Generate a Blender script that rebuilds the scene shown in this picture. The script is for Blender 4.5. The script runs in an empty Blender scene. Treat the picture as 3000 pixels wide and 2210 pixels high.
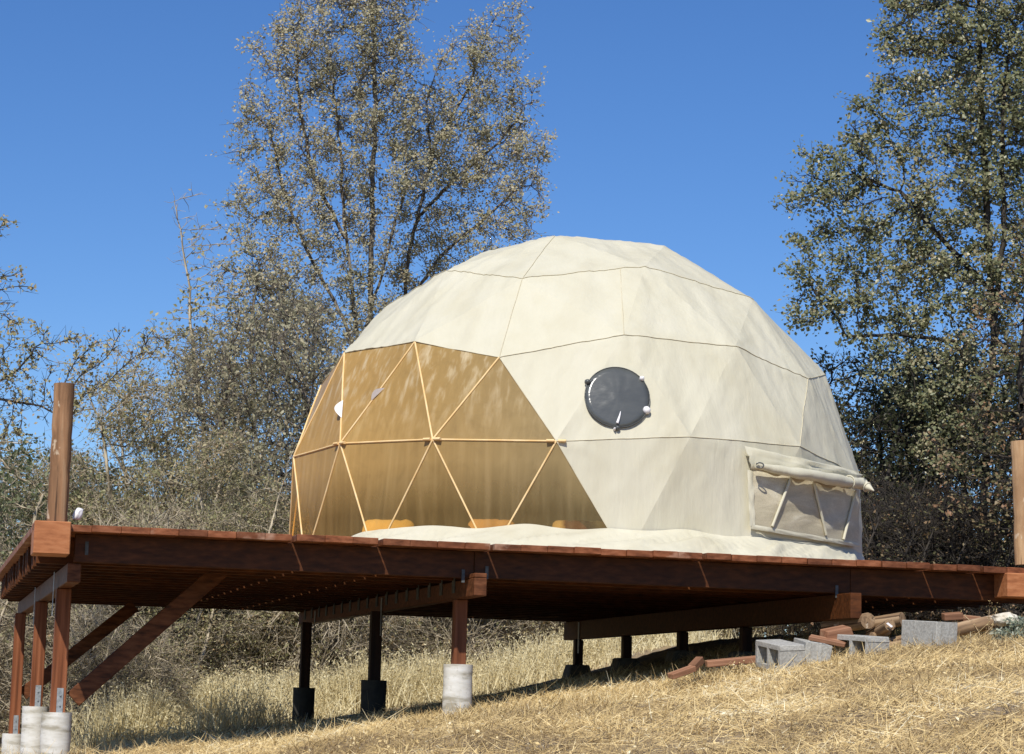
import bpy, bmesh, math, random
import numpy as np
from math import sin, cos, pi, sqrt, radians
from mathutils import Vector, Matrix, noise
from mathutils.kdtree import KDTree
from mathutils.bvhtree import BVHTree

random.seed(4); RNG = np.random.default_rng(11)
SC = bpy.context.scene
COL = SC.collection

# ------------------------------------------------------------------ camera
F = 6800.0                                   # focal length in photo pixels (3000 wide)
M = np.array([[0.9996449, -0.0018763, 0.0265815], [0.0265815, 0.1404488, -0.9897311],
              [-0.0018763, 0.9900862, 0.1404488]])      # world -> (right, down, forward)
EYE = np.array([0, 0, 1.6])
cam = bpy.data.cameras.new('camera'); cam_o = bpy.data.objects.new('camera', cam); COL.objects.link(cam_o)
cam.sensor_width = 36; cam.lens = F / 3000 * 36; cam.clip_start = .1; cam.clip_end = 3000
R_, D_, F_ = M
cam_o.matrix_world = Matrix(((R_[0], -D_[0], -F_[0], 0), (R_[1], -D_[1], -F_[1], 0), (R_[2], -D_[2], -F_[2], 1.6), (0, 0, 0, 1)))
SC.camera = cam_o

# ------------------------------------------------------------------ sky, sun, exposure
LIGHT = Vector((.216, .889, -1.0)).normalized()
W = bpy.data.worlds.new('World'); SC.world = W; W.use_nodes = True
nt = W.node_tree; bg = nt.nodes['Background']
sky = nt.nodes.new('ShaderNodeTexSky'); sky.sky_type = 'NISHITA'; sky.sun_disc = False
sky.sun_elevation = math.asin(-LIGHT.z); sky.sun_rotation = radians(193.7)
sky.altitude = 900; sky.air_density = 1.0; sky.dust_density = .15; sky.ozone_density = 6.0
hs = nt.nodes.new('ShaderNodeHueSaturation'); hs.inputs['Saturation'].default_value = 1.17; hs.inputs['Hue'].default_value = .508; nt.links.new(sky.outputs[0], hs.inputs['Color'])
nt.links.new(hs.outputs[0], bg.inputs[0]); bg.inputs[1].default_value = .12
sun = bpy.data.lights.new('sun', 'SUN'); sun.energy = 4.9; sun.angle = radians(.53); sun.color = (1, .95, .86)
sun_o = bpy.data.objects.new('sun', sun); COL.objects.link(sun_o)
sun_o.rotation_euler = LIGHT.to_track_quat('-Z', 'Y').to_euler(); sun_o.location = (-5, -20, 25)
SC.view_settings.view_transform = 'Standard'; SC.view_settings.look = 'None'
SC.view_settings.exposure = 0.0; SC.view_settings.gamma = 1; SC.view_settings.use_curve_mapping = False
SC.cycles.transparent_max_bounces = 16; SC.cycles.max_bounces = 8

# ------------------------------------------------------------------ where things stand
def ray(px, py): return M.T @ np.array([(px - 1500) / F, (py - 1105) / F, 1.0])
def at(px, py, Y):                       # point seen at a photo pixel, Y metres ahead
    q = ray(px, py); return EYE + q * (Y / q[1])
def at_z(px, py, z):
    q = ray(px, py); return EYE + q * ((z - 1.6) / q[2])
ZD = 2.716                               # deck top
CORN = np.array([-3.127, 15.276]); U = np.array([.9645, .264]); V = np.array([-.24805, .96875])
def DK(s, t, z): p = CORN + U * s + V * t; return Vector((p[0], p[1], z))
def gz(X, Y):
    X = np.asarray(X, float); Y = np.asarray(Y, float)
    gx = np.where(X > 0, 2.0 * np.tanh(.167 * X / 2.0), 3.0 * np.tanh(.15 * X / 3.0))
    k = .6
    d = Y - 16.2
    front = -.1 * (np.log1p(np.exp(-np.clip(d / k, -50, 50))) * k)
    back = np.clip(d, 0, 14) * (.018 + .012 * np.tanh(X / 2)) + np.clip(d - 1.3, 0, 6) * .042 / (1 + np.exp(-(X - 1.5) / .3))
    b = .03 * np.sin(X * 1.7 + Y * .8) * np.sin(Y * 1.1 - X * .6 + 1) + .012 * np.sin(5.1 * X + 1) * np.sin(4.3 * Y)
    z = 1.6 + gx + np.maximum(front, -1.6 - .02 * np.abs(Y)) + back + b
    return np.where(z > 1.9, z - np.log1p(np.exp(np.clip((z - 2.36) * 14, -40, 40))) / 14, z)     # the slope levels out under the right end of the deck

# ------------------------------------------------------------------ helpers
def setp(o, label=None, cat=None, group=None, kind=None):
    if label: o['label'] = label
    if cat: o['category'] = cat
    if group: o['group'] = group
    if kind: o['kind'] = kind
    return o
def empty(name, loc, label, cat, group=None):
    o = bpy.data.objects.new(name, None); COL.objects.link(o); o.location = loc; o.empty_display_size = .2
    return setp(o, label, cat, group)
def link(name, me, mat, parent=None):
    if mat and not me.materials: me.materials.append(mat)
    o = bpy.data.objects.new(name, me); COL.objects.link(o)
    if parent: o.parent = parent
    return o
def np_mesh(name, verts, faces, smooth=False, tint=None):
    """verts (n,3); faces (m,k) all of one size, or list of lists"""
    me = bpy.data.meshes.new(name)
    verts = np.asarray(verts, np.float32)
    if isinstance(faces, np.ndarray):
        m, k = faces.shape
        me.vertices.add(len(verts)); me.vertices.foreach_set('co', verts.ravel())
        me.loops.add(m * k); me.loops.foreach_set('vertex_index', faces.astype(np.int32).ravel())
        me.polygons.add(m); me.polygons.foreach_set('loop_start', (np.arange(m) * k).astype(np.int32))
        me.polygons.foreach_set('loop_total', np.full(m, k, np.int32))
    else:
        me.from_pydata([tuple(map(float, v)) for v in verts], [], faces)
    me.update(calc_edges=True)
    if smooth: me.polygons.foreach_set('use_smooth', np.ones(len(me.polygons), bool))
    if tint is not None:
        a = me.attributes.new('tint', 'FLOAT', 'FACE'); a.data.foreach_set('value', np.asarray(tint, np.float32))
    return me
def hexa(name, P8, mat, parent, org=(0, 0, 0), bevel=.004, part_label=None):
    """box from 8 world corners (bottom 4 ccw, top 4 ccw), bevelled"""
    org = Vector(org)
    bm = bmesh.new(); vs = [bm.verts.new(Vector(p) - org) for p in P8]
    for f in ((3, 2, 1, 0), (4, 5, 6, 7), (0, 1, 5, 4), (1, 2, 6, 5), (2, 3, 7, 6), (3, 0, 4, 7)): bm.faces.new([vs[i] for i in f])
    if bevel: bmesh.ops.bevel(bm, geom=bm.edges[:], offset=bevel, segments=1, affect='EDGES')
    bmesh.ops.recalc_face_normals(bm, faces=bm.faces[:])
    me = bpy.data.meshes.new(name); bm.to_mesh(me); bm.free()
    o = link(name, me, mat, parent)
    if part_label: o['label'] = part_label
    return o
def dbox(name, s0, s1, t0, t1, z0, z1, mat, parent, bevel=.004, part_label=None, skew=0):
    """box in deck axes (s along front edge, t towards the back)"""
    P = [DK(s0, t0, z0), DK(s1, t0 + skew, z0), DK(s1, t1, z0), DK(s0, t1, z0), DK(s0, t0, z1), DK(s1, t0 + skew, z1), DK(s1, t1, z1), DK(s0, t1, z1)]
    return hexa(name, P, mat, parent, DECK_O, bevel, part_label)
def tube_mesh(name, pts, radii, k=8, closed=True, org=(0, 0, 0), flat=1.0, jit=0.0, smooth=True):
    pts = [Vector(p) for p in pts]; n = len(pts); V_ = []; Fc = []
    if not hasattr(radii, '__len__'): radii = [radii] * n
    ref = Vector((0, 0, 1)); d0 = (pts[-1] - pts[0]).normalized()
    if abs(d0.z) > .8: ref = Vector((1, 0, 0))
    for i, p in enumerate(pts):
        d = (pts[min(i + 1, n - 1)] - pts[max(i - 1, 0)]).normalized()
        a = d.cross(ref).normalized(); b = a.cross(d).normalized()
        for j in range(k):
            w = 2 * pi * j / k; r = radii[i] * (1 + jit * random.uniform(-1, 1))
            V_.append(p + (a * cos(w) + b * sin(w) * flat) * r - Vector(org))
    for i in range(n - 1):
        for j in range(k):
            j2 = (j + 1) % k; Fc.append([i * k + j, i * k + j2, (i + 1) * k + j2, (i + 1) * k + j])
    me = bpy.data.meshes.new(name)
    if closed:
        m0 = len(V_); V_ += V_[:k]; V_ += V_[(n - 1) * k:n * k]
        Fc.append([m0 + j for j in range(k)][::-1]); Fc.append([m0 + k + j for j in range(k)])
    me.from_pydata([tuple(v) for v in V_], [], Fc)
    if smooth:
        for p in me.polygons: p.use_smooth = p.index < (n - 1) * k
    return me

# ------------------------------------------------------------------ materials
def srgb(r, g, b):
    f = lambda c: (c / 255 / 12.92) if c / 255 <= .04045 else ((c / 255 + .055) / 1.055) ** 2.4
    return (f(r), f(g), f(b), 1)
class NM:
    def __init__(s, name):
        s.m = bpy.data.materials.new(name); s.m.use_nodes = True; s.t = s.m.node_tree; s.N = s.t.nodes; s.L = s.t.links
        s.b = s.N['Principled BSDF']; s.out = s.N['Material Output']; s.b.inputs['Specular IOR Level'].default_value = .3
    def n(s, typ, **kw):
        x = s.N.new(typ)
        for k, v in kw.items(): setattr(x, k, v)
        return x
    def noise(s, scale, detail=4, rot=(0, 0, 0), stretch=(1, 1, 1), coord='Object', rough=.55, dist=0.):
        tc = s.n('ShaderNodeTexCoord'); mp = s.n('ShaderNodeMapping'); no = s.n('ShaderNodeTexNoise')
        mp.inputs['Rotation'].default_value = rot; mp.inputs['Scale'].default_value = stretch
        no.inputs['Scale'].default_value = scale; no.inputs['Detail'].default_value = detail; no.inputs['Roughness'].default_value = rough
        no.inputs['Distortion'].default_value = dist
        s.L.new(tc.outputs[coord], mp.inputs[0]); s.L.new(mp.outputs[0], no.inputs[0]); return no.outputs[0]
    def ramp(s, fac, stops, interp='LINEAR'):
        r = s.n('ShaderNodeValToRGB'); r.color_ramp.interpolation = interp
        e = r.color_ramp.elements
        while len(e) < len(stops): e.new(.5)
        for i, (p, c) in enumerate(stops): e[i].position = p; e[i].color = c if len(c) == 4 else (*c, 1)
        if hasattr(fac, 'links') or hasattr(fac, 'node'): s.L.new(fac, r.inputs[0])
        return r.outputs[0]
    def mix(s, a, b, fac, mode='MIX'):
        m = s.n('ShaderNodeMix', data_type='RGBA', blend_type=mode)
        for sock, v in ((m.inputs[0], fac), (m.inputs[6], a), (m.inputs[7], b)):
            if isinstance(v, (int, float, tuple)): sock.default_value = (*v, 1) if isinstance(v, tuple) and len(v) == 3 else v
            else: s.L.new(v, sock)
        return m.outputs[2]
    def bump(s, h, strength=.3, dist=.01):
        b = s.n('ShaderNodeBump'); b.inputs['Strength'].default_value = strength; b.inputs['Distance'].default_value = dist
        s.L.new(h, b.inputs['Height']); s.L.new(b.outputs[0], s.b.inputs['Normal'])
    def rnd(s): return s.n('ShaderNodeObjectInfo').outputs['Random']
    def col(s, c): s.L.new(c, s.b.inputs['Base Color']) if not isinstance(c, tuple) else setattr(s.b.inputs['Base Color'], 'default_value', c)
ANG = math.atan2(V[1], V[0])
def wood(name, dark, mid, light, grain_dir, rough=.6, var=.35, wear=None, spec=.25):
    """stained timber; grain runs along grain_dir ('u','v','z','x')"""
    k = NM(name); lo, hi = .9, 26
    rot = (0, 0, 0)
    if grain_dir == 'v': rot = (0, 0, -ANG); st = (lo, hi, hi)
    elif grain_dir == 'u': rot = (0, 0, -math.atan2(U[1], U[0])); st = (lo, hi, hi)
    elif grain_dir == 'z': st = (hi, hi, lo)
    else: st = (lo, hi, hi)
    g = k.noise(1.3, 7, rot, st, dist=.15); blot = k.noise(1.3, 3)
    c = k.ramp(g, [(.28, dark), (.5, mid), (.75, light)])
    c = k.mix(c, dark, k.ramp(blot, [(.5, (0, 0, 0)), (.8, (.45, .45, .45))]))
    v = k.n('ShaderNodeHueSaturation'); mr = k.n('ShaderNodeMapRange'); k.L.new(k.rnd(), mr.inputs[0])
    mr.inputs[3].default_value = 1 - var; mr.inputs[4].default_value = 1 + var; k.L.new(mr.outputs[0], v.inputs['Value']); k.L.new(c, v.inputs['Color'])
    c = v.outputs[0]
    if wear is not None:
        w = k.noise(9, 5, rot, tuple(.3 if q == lo else .5 for q in st)); c = k.mix(c, wear, k.ramp(w, [(.58, (0, 0, 0)), (.66, (.8, .8, .8))]))
    k.col(c); k.b.inputs['Roughness'].default_value = rough; k.b.inputs['Specular IOR Level'].default_value = spec
    k.bump(g, .35, .004); return k.m
def pole(name, dark, mid, light):
    k = NM(name); a = k.noise(1.2, 7, stretch=(14, 14, .8), dist=.8); b = k.noise(2.6, 4, stretch=(2, 2, 1)); kn = k.noise(7, 3, stretch=(1.5, 1.5, .9)); cr = k.noise(1.0, 3, stretch=(22, 22, .5))
    c = k.ramp(a, [(.36, dark), (.5, mid), (.64, light)]); c = k.mix(c, dark, k.ramp(b, [(.44, (0, 0, 0)), (.66, (.8, .8, .8))]))
    c = k.mix(c, (.06, .03, .015, 1), k.ramp(cr, [(.60, (0, 0, 0)), (.64, (.85, .85, .85))])); c = k.mix(c, (.62, .50, .36, 1), k.ramp(kn, [(.62, (0, 0, 0)), (.66, (.7, .7, .7))]))
    k.col(c); k.b.inputs['Roughness'].default_value = .75; k.bump(cr, .5, .01); return k.m
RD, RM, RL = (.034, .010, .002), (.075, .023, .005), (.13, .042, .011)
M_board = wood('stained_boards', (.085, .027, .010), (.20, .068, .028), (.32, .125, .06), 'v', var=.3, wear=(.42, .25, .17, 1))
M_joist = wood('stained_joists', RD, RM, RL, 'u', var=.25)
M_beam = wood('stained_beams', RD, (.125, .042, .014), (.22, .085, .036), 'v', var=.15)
M_post = wood('stained_posts', (.08, .025, .009), (.20, .066, .026), (.32, .12, .055), 'z', var=.12)
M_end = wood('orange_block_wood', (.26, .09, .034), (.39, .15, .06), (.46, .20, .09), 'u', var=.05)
M_log = pole('weathered_log', (.16, .10, .055), (.31, .20, .11), (.43, .30, .18))
M_pole = pole('round_post_wood', (.17, .09, .045), (.32, .17, .085), (.44, .28, .16))
M_pine = pole('pale_post_wood', (.30, .17, .085), (.44, .27, .14), (.56, .38, .22))
M_scrap = wood('scrap_timber', (.16, .075, .04), (.30, .15, .085), (.42, .26, .16), 'u', var=.25)
def M_simple(name, base, base2, scale=20, rough=.8, bump=.3, metal=0., stretch=(1, 1, 1), spec=.3, bd=.005):
    k = NM(name); g = k.noise(scale, 6, stretch=stretch); k.col(k.ramp(g, [(.35, base), (.65, base2)]))
    k.b.inputs['Roughness'].default_value = rough; k.b.inputs['Metallic'].default_value = metal; k.b.inputs['Specular IOR Level'].default_value = spec
    if bump: k.bump(g, bump, bd)
    return k.m
M_steel = M_simple('galvanised_steel', (.26, .28, .29), (.42, .44, .45), 40, .5, .1, .4)
M_steel_shade = M_simple('shaded_steel', (.07, .08, .08), (.13, .14, .14), 30, .7, .1, .3)  # steel darkened to put the shade under the deck into its colour
M_conc = M_simple('block_concrete', (.30, .29, .26), (.46, .45, .41), 60, .9, .6)
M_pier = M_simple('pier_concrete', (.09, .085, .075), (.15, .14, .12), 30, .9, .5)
def m_tube():
    k = NM('cardboard_tube'); g = k.noise(4, 6, (0, .75, .35), (1, 1, 4)); h = k.noise(40, 4)
    c = k.ramp(g, [(.35, (.36, .33, .26)), (.47, (.60, .58, .52)), (.62, (.72, .71, .67)), (.8, (.50, .47, .40))])
    k.col(k.mix(c, (.30, .27, .20, 1), k.ramp(h, [(.6, (0, 0, 0)), (.75, (.5, .5, .5))]))); k.b.inputs['Roughness'].default_value = .75
    k.bump(g, .5, .006); return k.m
M_tube = m_tube()
M_tube_dark = M_simple('black_form_tube', (.035, .033, .028), (.06, .055, .046), 12, .8, .4)  # rear tubes: near-black base, far darker than the front tube
def m_canvas():
    k = NM('cream_canvas')
    st = k.noise(1.0, 4, stretch=(3, 3, .6), dist=.1); bl = k.noise(2.2, 4); fine = k.noise(70, 3)
    c = k.ramp(st, [(.3, (.60, .56, .42)), (.5, (.64, .605, .465)), (.72, (.67, .635, .50))])
    c = k.mix(c, (.55, .49, .31, 1), k.ramp(bl, [(.52, (0, 0, 0)), (.8, (.32, .32, .32))]))
    k.col(c); k.b.inputs['Roughness'].default_value = .7
    w = k.n('ShaderNodeMath', operation='ADD'); a = k.noise(1.5, 4, stretch=(3.5, 3.5, .7), dist=.25); k.L.new(a, w.inputs[0])
    fm = k.n('ShaderNodeMath', operation='MULTIPLY'); k.L.new(fine, fm.inputs[0]); fm.inputs[1].default_value = .03; k.L.new(fm.outputs[0], w.inputs[1])
    k.bump(w.outputs[0], .4, .04)
    tr = k.n('ShaderNodeBsdfTranslucent'); k.L.new(c, tr.inputs[0]); mx = k.n('ShaderNodeMixShader'); mx.inputs[0].default_value = .12
    k.L.new(k.b.outputs[0], mx.inputs[1]); k.L.new(tr.outputs[0], mx.inputs[2]); k.L.new(mx.outputs[0], k.out.inputs[0]); return k.m
M_canvas = m_canvas()
def m_vinyl():
    k = NM('aged_clear_vinyl')
    st = k.noise(1.6, 4, (0, .35, 0), (9, 9, .45), dist=.2); sm = k.noise(1.5, 5, dist=.8); sc = k.noise(3.5, 7, dist=2.5); gr = k.n('ShaderNodeTexCoord')
    sep = k.n('ShaderNodeSeparateXYZ'); k.L.new(gr.outputs['Object'], sep.inputs[0])
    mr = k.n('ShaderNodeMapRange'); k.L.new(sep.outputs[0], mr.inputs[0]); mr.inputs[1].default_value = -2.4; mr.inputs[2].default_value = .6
    base = k.ramp(mr.outputs[0], [(0, (.62, .37, .115)), (.4, (.44, .285, .105)), (1, (.30, .255, .145))])  # light on differently facing panels baked in as a golden to khaki gradient
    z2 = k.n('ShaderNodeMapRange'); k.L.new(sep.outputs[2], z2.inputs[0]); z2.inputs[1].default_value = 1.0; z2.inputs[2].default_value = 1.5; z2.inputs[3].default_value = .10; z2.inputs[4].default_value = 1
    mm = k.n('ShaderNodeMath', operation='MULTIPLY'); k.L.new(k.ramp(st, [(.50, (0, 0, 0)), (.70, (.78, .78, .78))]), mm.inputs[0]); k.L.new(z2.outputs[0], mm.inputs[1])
    c = k.mix(base, (.68, .56, .36, 1), mm.outputs[0])  # pale streaks paint reflections into the colour, strongest in the upper rows
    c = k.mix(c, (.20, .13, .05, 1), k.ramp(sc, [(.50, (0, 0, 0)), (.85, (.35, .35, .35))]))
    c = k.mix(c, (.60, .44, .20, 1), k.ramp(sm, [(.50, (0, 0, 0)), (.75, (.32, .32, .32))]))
    k.col(c); k.b.inputs['Roughness'].default_value = .36; k.b.inputs['Specular IOR Level'].default_value = .08
    wob = k.noise(2.5, 3, stretch=(2, 2, .6)); k.bump(wob, .25, .03)
    k.b.inputs['Coat Weight'].default_value = .15; k.b.inputs['Coat Roughness'].default_value = .12
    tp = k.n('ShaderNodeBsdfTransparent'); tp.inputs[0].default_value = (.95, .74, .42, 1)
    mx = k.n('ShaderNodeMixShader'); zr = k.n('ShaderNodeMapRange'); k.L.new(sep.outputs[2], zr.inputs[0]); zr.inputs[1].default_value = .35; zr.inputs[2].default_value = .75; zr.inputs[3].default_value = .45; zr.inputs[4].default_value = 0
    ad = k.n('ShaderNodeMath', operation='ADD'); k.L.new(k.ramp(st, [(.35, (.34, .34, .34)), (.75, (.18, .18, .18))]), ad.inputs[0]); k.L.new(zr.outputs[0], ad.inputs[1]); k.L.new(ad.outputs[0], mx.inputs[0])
    k.L.new(k.b.outputs[0], mx.inputs[1]); k.L.new(tp.outputs[0], mx.inputs[2]); k.L.new(mx.outputs[0], k.out.inputs[0]); return k.m
M_vinyl = m_vinyl()
M_sleeve = M_simple('sun_aged_sleeve', (.76, .50, .21), (.84, .63, .34), 7, .6, .2)
M_seam = M_simple('seam_tape', (.54, .48, .33), (.62, .56, .41), 20, .8, .2)
M_black = M_simple('black_vinyl', (.075, .08, .08), (.10, .105, .10), 3, .22, .25, stretch=(1, 1, 3), spec=.5, bd=.03)
M_white = M_simple('white_plastic', (.78, .76, .76), (.85, .83, .83), 10, .4, .1)
def m_mesh():
    k = NM('insect_mesh'); n1 = k.noise(2.2, 5, (0, .6, 0), (1, 1, 2.5), dist=1.5); n2 = k.noise(160, 2)
    c = k.ramp(n1, [(.35, (.44, .39, .27)), (.55, (.54, .48, .34)), (.72, (.68, .63, .48))])
    k.col(k.mix(c, (.20, .17, .12, 1), k.ramp(n2, [(.5, (0, 0, 0)), (.7, (.4, .4, .4))]))); k.b.inputs['Roughness'].default_value = .6; k.bump(n1, .3, .03); return k.m
M_mesh = m_mesh()
def leafy(name, stops, rough=.5, trans=.38, spec=.35):
    k = NM(name); a = k.n('ShaderNodeAttribute', attribute_name='tint'); c = k.ramp(a.outputs['Fac'], stops); k.col(c)
    k.b.inputs['Roughness'].default_value = rough; k.b.inputs['Specular IOR Level'].default_value = spec
    tr = k.n('ShaderNodeBsdfTranslucent'); k.L.new(c, tr.inputs[0]); mx = k.n('ShaderNodeMixShader'); mx.inputs[0].default_value = trans
    k.L.new(k.b.outputs[0], mx.inputs[1]); k.L.new(tr.outputs[0], mx.inputs[2]); k.L.new(mx.outputs[0], k.out.inputs[0]); return k.m
L_tan = leafy('grey_tan_leaves', [(0, (.27, .26, .15)), (.35, (.40, .375, .235)), (.65, (.51, .465, .31)), (.88, (.53, .43, .27)), (1, (.70, .67, .53))])
L_olive = leafy('olive_leaves', [(0, (.13, .15, .07)), (.4, (.225, .24, .12)), (.7, (.33, .325, .18)), (.9, (.42, .35, .20)), (1, (.58, .56, .40))], rough=.38, spec=.5)
L_dark = leafy('dark_leaves', [(0, (.045, .055, .025)), (.5, (.085, .095, .045)), (.8, (.15, .14, .075)), (.93, (.25, .15, .08)), (1, (.32, .26, .17))], rough=.42, spec=.45)
L_brush = leafy('brushwood_leaves', [(0, (.24, .235, .11)), (.4, (.38, .36, .18)), (.7, (.50, .44, .25)), (.9, (.46, .31, .16)), (1, (.66, .60, .42))])
L_rust = leafy('rusty_leaves', [(0, (.10, .10, .045)), (.35, (.18, .17, .08)), (.6, (.30, .22, .12)), (.85, (.36, .20, .11)), (1, (.55, .48, .34))])
L_green = leafy('pale_green_leaves', [(0, (.12, .15, .065)), (.5, (.21, .24, .12)), (1, (.36, .36, .22))])
L_straw = leafy('straw', [(0, (.20, .14, .075)), (.25, (.38, .27, .125)), (.55, (.70, .52, .235)), (.85, (.84, .67, .35)), (1, (.90, .82, .58))], rough=.55, trans=.15)
L_tall = leafy('tall_straw', [(0, (.45, .36, .18)), (.5, (.74, .64, .37)), (1, (.86, .79, .54))], rough=.55, trans=.3)
M_bark = M_simple('grey_brown_bark', (.075, .06, .045), (.20, .17, .135), 9, .9, .7, stretch=(1, 1, .3), bd=.03)
M_bark2 = M_simple('pale_grey_bark', (.19, .155, .10), (.54, .46, .33), 9, .9, .7, stretch=(1, 1, .3), bd=.03)
M_barkd = M_simple('dark_bark', (.022, .018, .015), (.065, .055, .045), 9, .9, .7, stretch=(1, 1, .3), bd=.03)

# ------------------------------------------------------------------ ground
def build_ground():
    def axis(a, b, c, n1, far):                      # fine between a and b, growing outside
        core = list(np.arange(a, b, c)); step = c; lo = []; x = a
        while x > -far: step *= 1.16; x -= step; lo.append(x)
        hi = []; x = core[-1]; step = c
        while x < far: step *= 1.16; x += step; hi.append(x)
        return np.array(lo[::-1] + core + hi)
    xs = axis(-7, 8, .09, 0, 600); ys = axis(8, 27, .09, 0, 900)
    Xg, Yg = np.meshgrid(xs, ys); Z = gz(Xg, Yg)
    near = (np.abs(Xg) < 9) & (Yg > 5) & (Yg < 30)
    Z = Z + np.where(near, RNG.normal(0, .006, Z.shape), 0)
    v = np.stack([Xg, Yg, Z], -1).reshape(-1, 3); nx, ny = len(xs), len(ys)
    i = (np.arange(ny - 1)[:, None] * nx + np.arange(nx - 1)).ravel()
    f = np.stack([i, i + 1, i + nx + 1, i + nx], 1)
    k = NM('dry_hillside'); a = k.noise(1.6, 6, dist=.6); b = k.noise(35, 5, stretch=(1, 3, 1)); c = k.noise(9, 4)
    c1 = k.ramp(b, [(.3, (.17, .12, .065)), (.5, (.34, .24, .12)), (.7, (.50, .38, .20))])
    soil = k.ramp(c, [(.35, (.17, .135, .10)), (.65, (.30, .235, .165))])
    k.col(k.mix(c1, soil, k.ramp(a, [(.42, (0, 0, 0)), (.62, (.85, .85, .85))]))); k.b.inputs['Roughness'].default_value = .95
    k.bump(b, .6, .02)
    o = link('ground', np_mesh('ground', v, f, True), k.m); setp(o, 'sloping dry straw covered hillside under and around the deck', kind='structure')
build_ground()

def strips(P, dirs, length, width, up_curve, tint, droop=0.0, name='blades', segs=1, face=0.0):
    """thin blades: P base (n,3), dirs unit (n,3)"""
    n = len(P); side = np.cross(dirs, [0, 0, 1.0])
    if face: side = np.cross(dirs, [-.2, -.8, .75]) * face + side * (1 - face)
    side += RNG.normal(0, .35, side.shape)
    side -= (side * dirs).sum(1, keepdims=True) * dirs
    side /= np.linalg.norm(side, axis=1, keepdims=True) + 1e-9
    w = width[:, None] / 2; L = length[:, None]; rows = []
    for j in range(segs + 1):
        t = j / segs; c = P + dirs * L * t + np.array([0, 0, 1.0]) * (L * (up_curve * t - droop * t * t))
        ww = w * (1 - .75 * t); rows += [c - side * ww, c + side * ww]
    v = np.stack(rows, 1).reshape(-1, 3); k = 2 * (segs + 1); base = np.arange(n)[:, None] * k
    fs = [base + np.array([[2 * j, 2 * j + 1, 2 * j + 3, 2 * j + 2]]) for j in range(segs)]
    f = np.stack(fs, 1).reshape(-1, 4); return np_mesh(name, v, f, False, np.repeat(tint, segs))
def ground_cover():
    n = 420000
    X = RNG.uniform(-4.6, 5.2, n); Y = RNG.uniform(9.6, 20.5, n)
    # patches of bare soil: thin the straw with noise
    den = .5 + .5 * np.sin(X * 2.3 + 1.2 * np.sin(Y * 1.9)) * np.sin(Y * 2.7 + 1.5 * np.sin(X * 1.3)) + .25 * np.sin(X * 7.1) * np.sin(Y * 6.3)
    kd = RNG.random(n) < np.clip(.36 + .6 * den, .10, 1); X, Y = X[kd], Y[kd]; n = len(X)
    Z = gz(X, Y) + RNG.uniform(0, .02, n)
    a = RNG.uniform(0, 2 * pi, n); el = np.abs(RNG.normal(0, .28, n)); up = RNG.random(n) < .13; el[up] = RNG.uniform(.6, 1.4, up.sum())
    d = np.stack([np.cos(a) * np.cos(el), np.sin(a) * np.cos(el), np.sin(el)], 1)
    d[~up, 2] += .15 * np.cos(a[~up]); L = RNG.gamma(3, .028, n); L[up] *= .6; wd = RNG.uniform(.0028, .0068, n)
    d /= np.linalg.norm(d, axis=1, keepdims=True)
    pt = np.sin(X * 2.1 + 1.7 * np.sin(Y * 1.3)) * np.sin(Y * 1.9 + 1.1 * np.sin(X * 1.7)) + .5 * np.sin(X * 6.3 + 2 * np.sin(Y * 4)) * np.sin(Y * 5.1)
    tint = np.clip(RNG.normal(.46, .2, n) + .26 * pt, 0, 1)
    o = link('dry_grass', strips(np.stack([X, Y, Z], 1), d, L, wd, 0, tint, face=.55), L_straw)
    setp(o, 'short cut golden dry grass and straw covering the slope', 'grass', kind='stuff')
    n = 160000; X = RNG.uniform(-9, 10, n); Y = RNG.uniform(5, 24, n); out = (X < -4.5) | (X > 5.1) | (Y < 9.7); X, Y = X[out], Y[out]; n = len(X)
    a = RNG.uniform(0, 2 * pi, n); el = np.abs(RNG.normal(0, .35, n)); d = np.stack([np.cos(a) * np.cos(el), np.sin(a) * np.cos(el), np.sin(el)], 1)
    o = link('dry_grass_margin', strips(np.stack([X, Y, gz(X, Y) + .01], 1), d, RNG.gamma(3, .035, n), RNG.uniform(.005, .011, n), 0, np.clip(RNG.normal(.48, .22, n), 0, 1), face=.5), L_straw)
    setp(o, 'thinner dry grass on the slope to the sides of the mown patch', 'grass', kind='stuff')
    # leaf litter flakes
    n = 7000; X = RNG.uniform(-4.6, 5.2, n); Y = RNG.uniform(11, 19, n); Z = gz(X, Y) + RNG.uniform(.012, .035, n)
    v, f, t = leaf_quads(np.stack([X, Y, Z], 1), .014, .6, flat=.35)
    o = link('leaf_litter', np_mesh('leaf_litter', v, f, False, np.clip(t * .5 + .5, 0, 1)), L_straw); setp(o, 'pale fallen leaf flakes scattered over the cut grass', 'leaf litter', kind='stuff')
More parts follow.
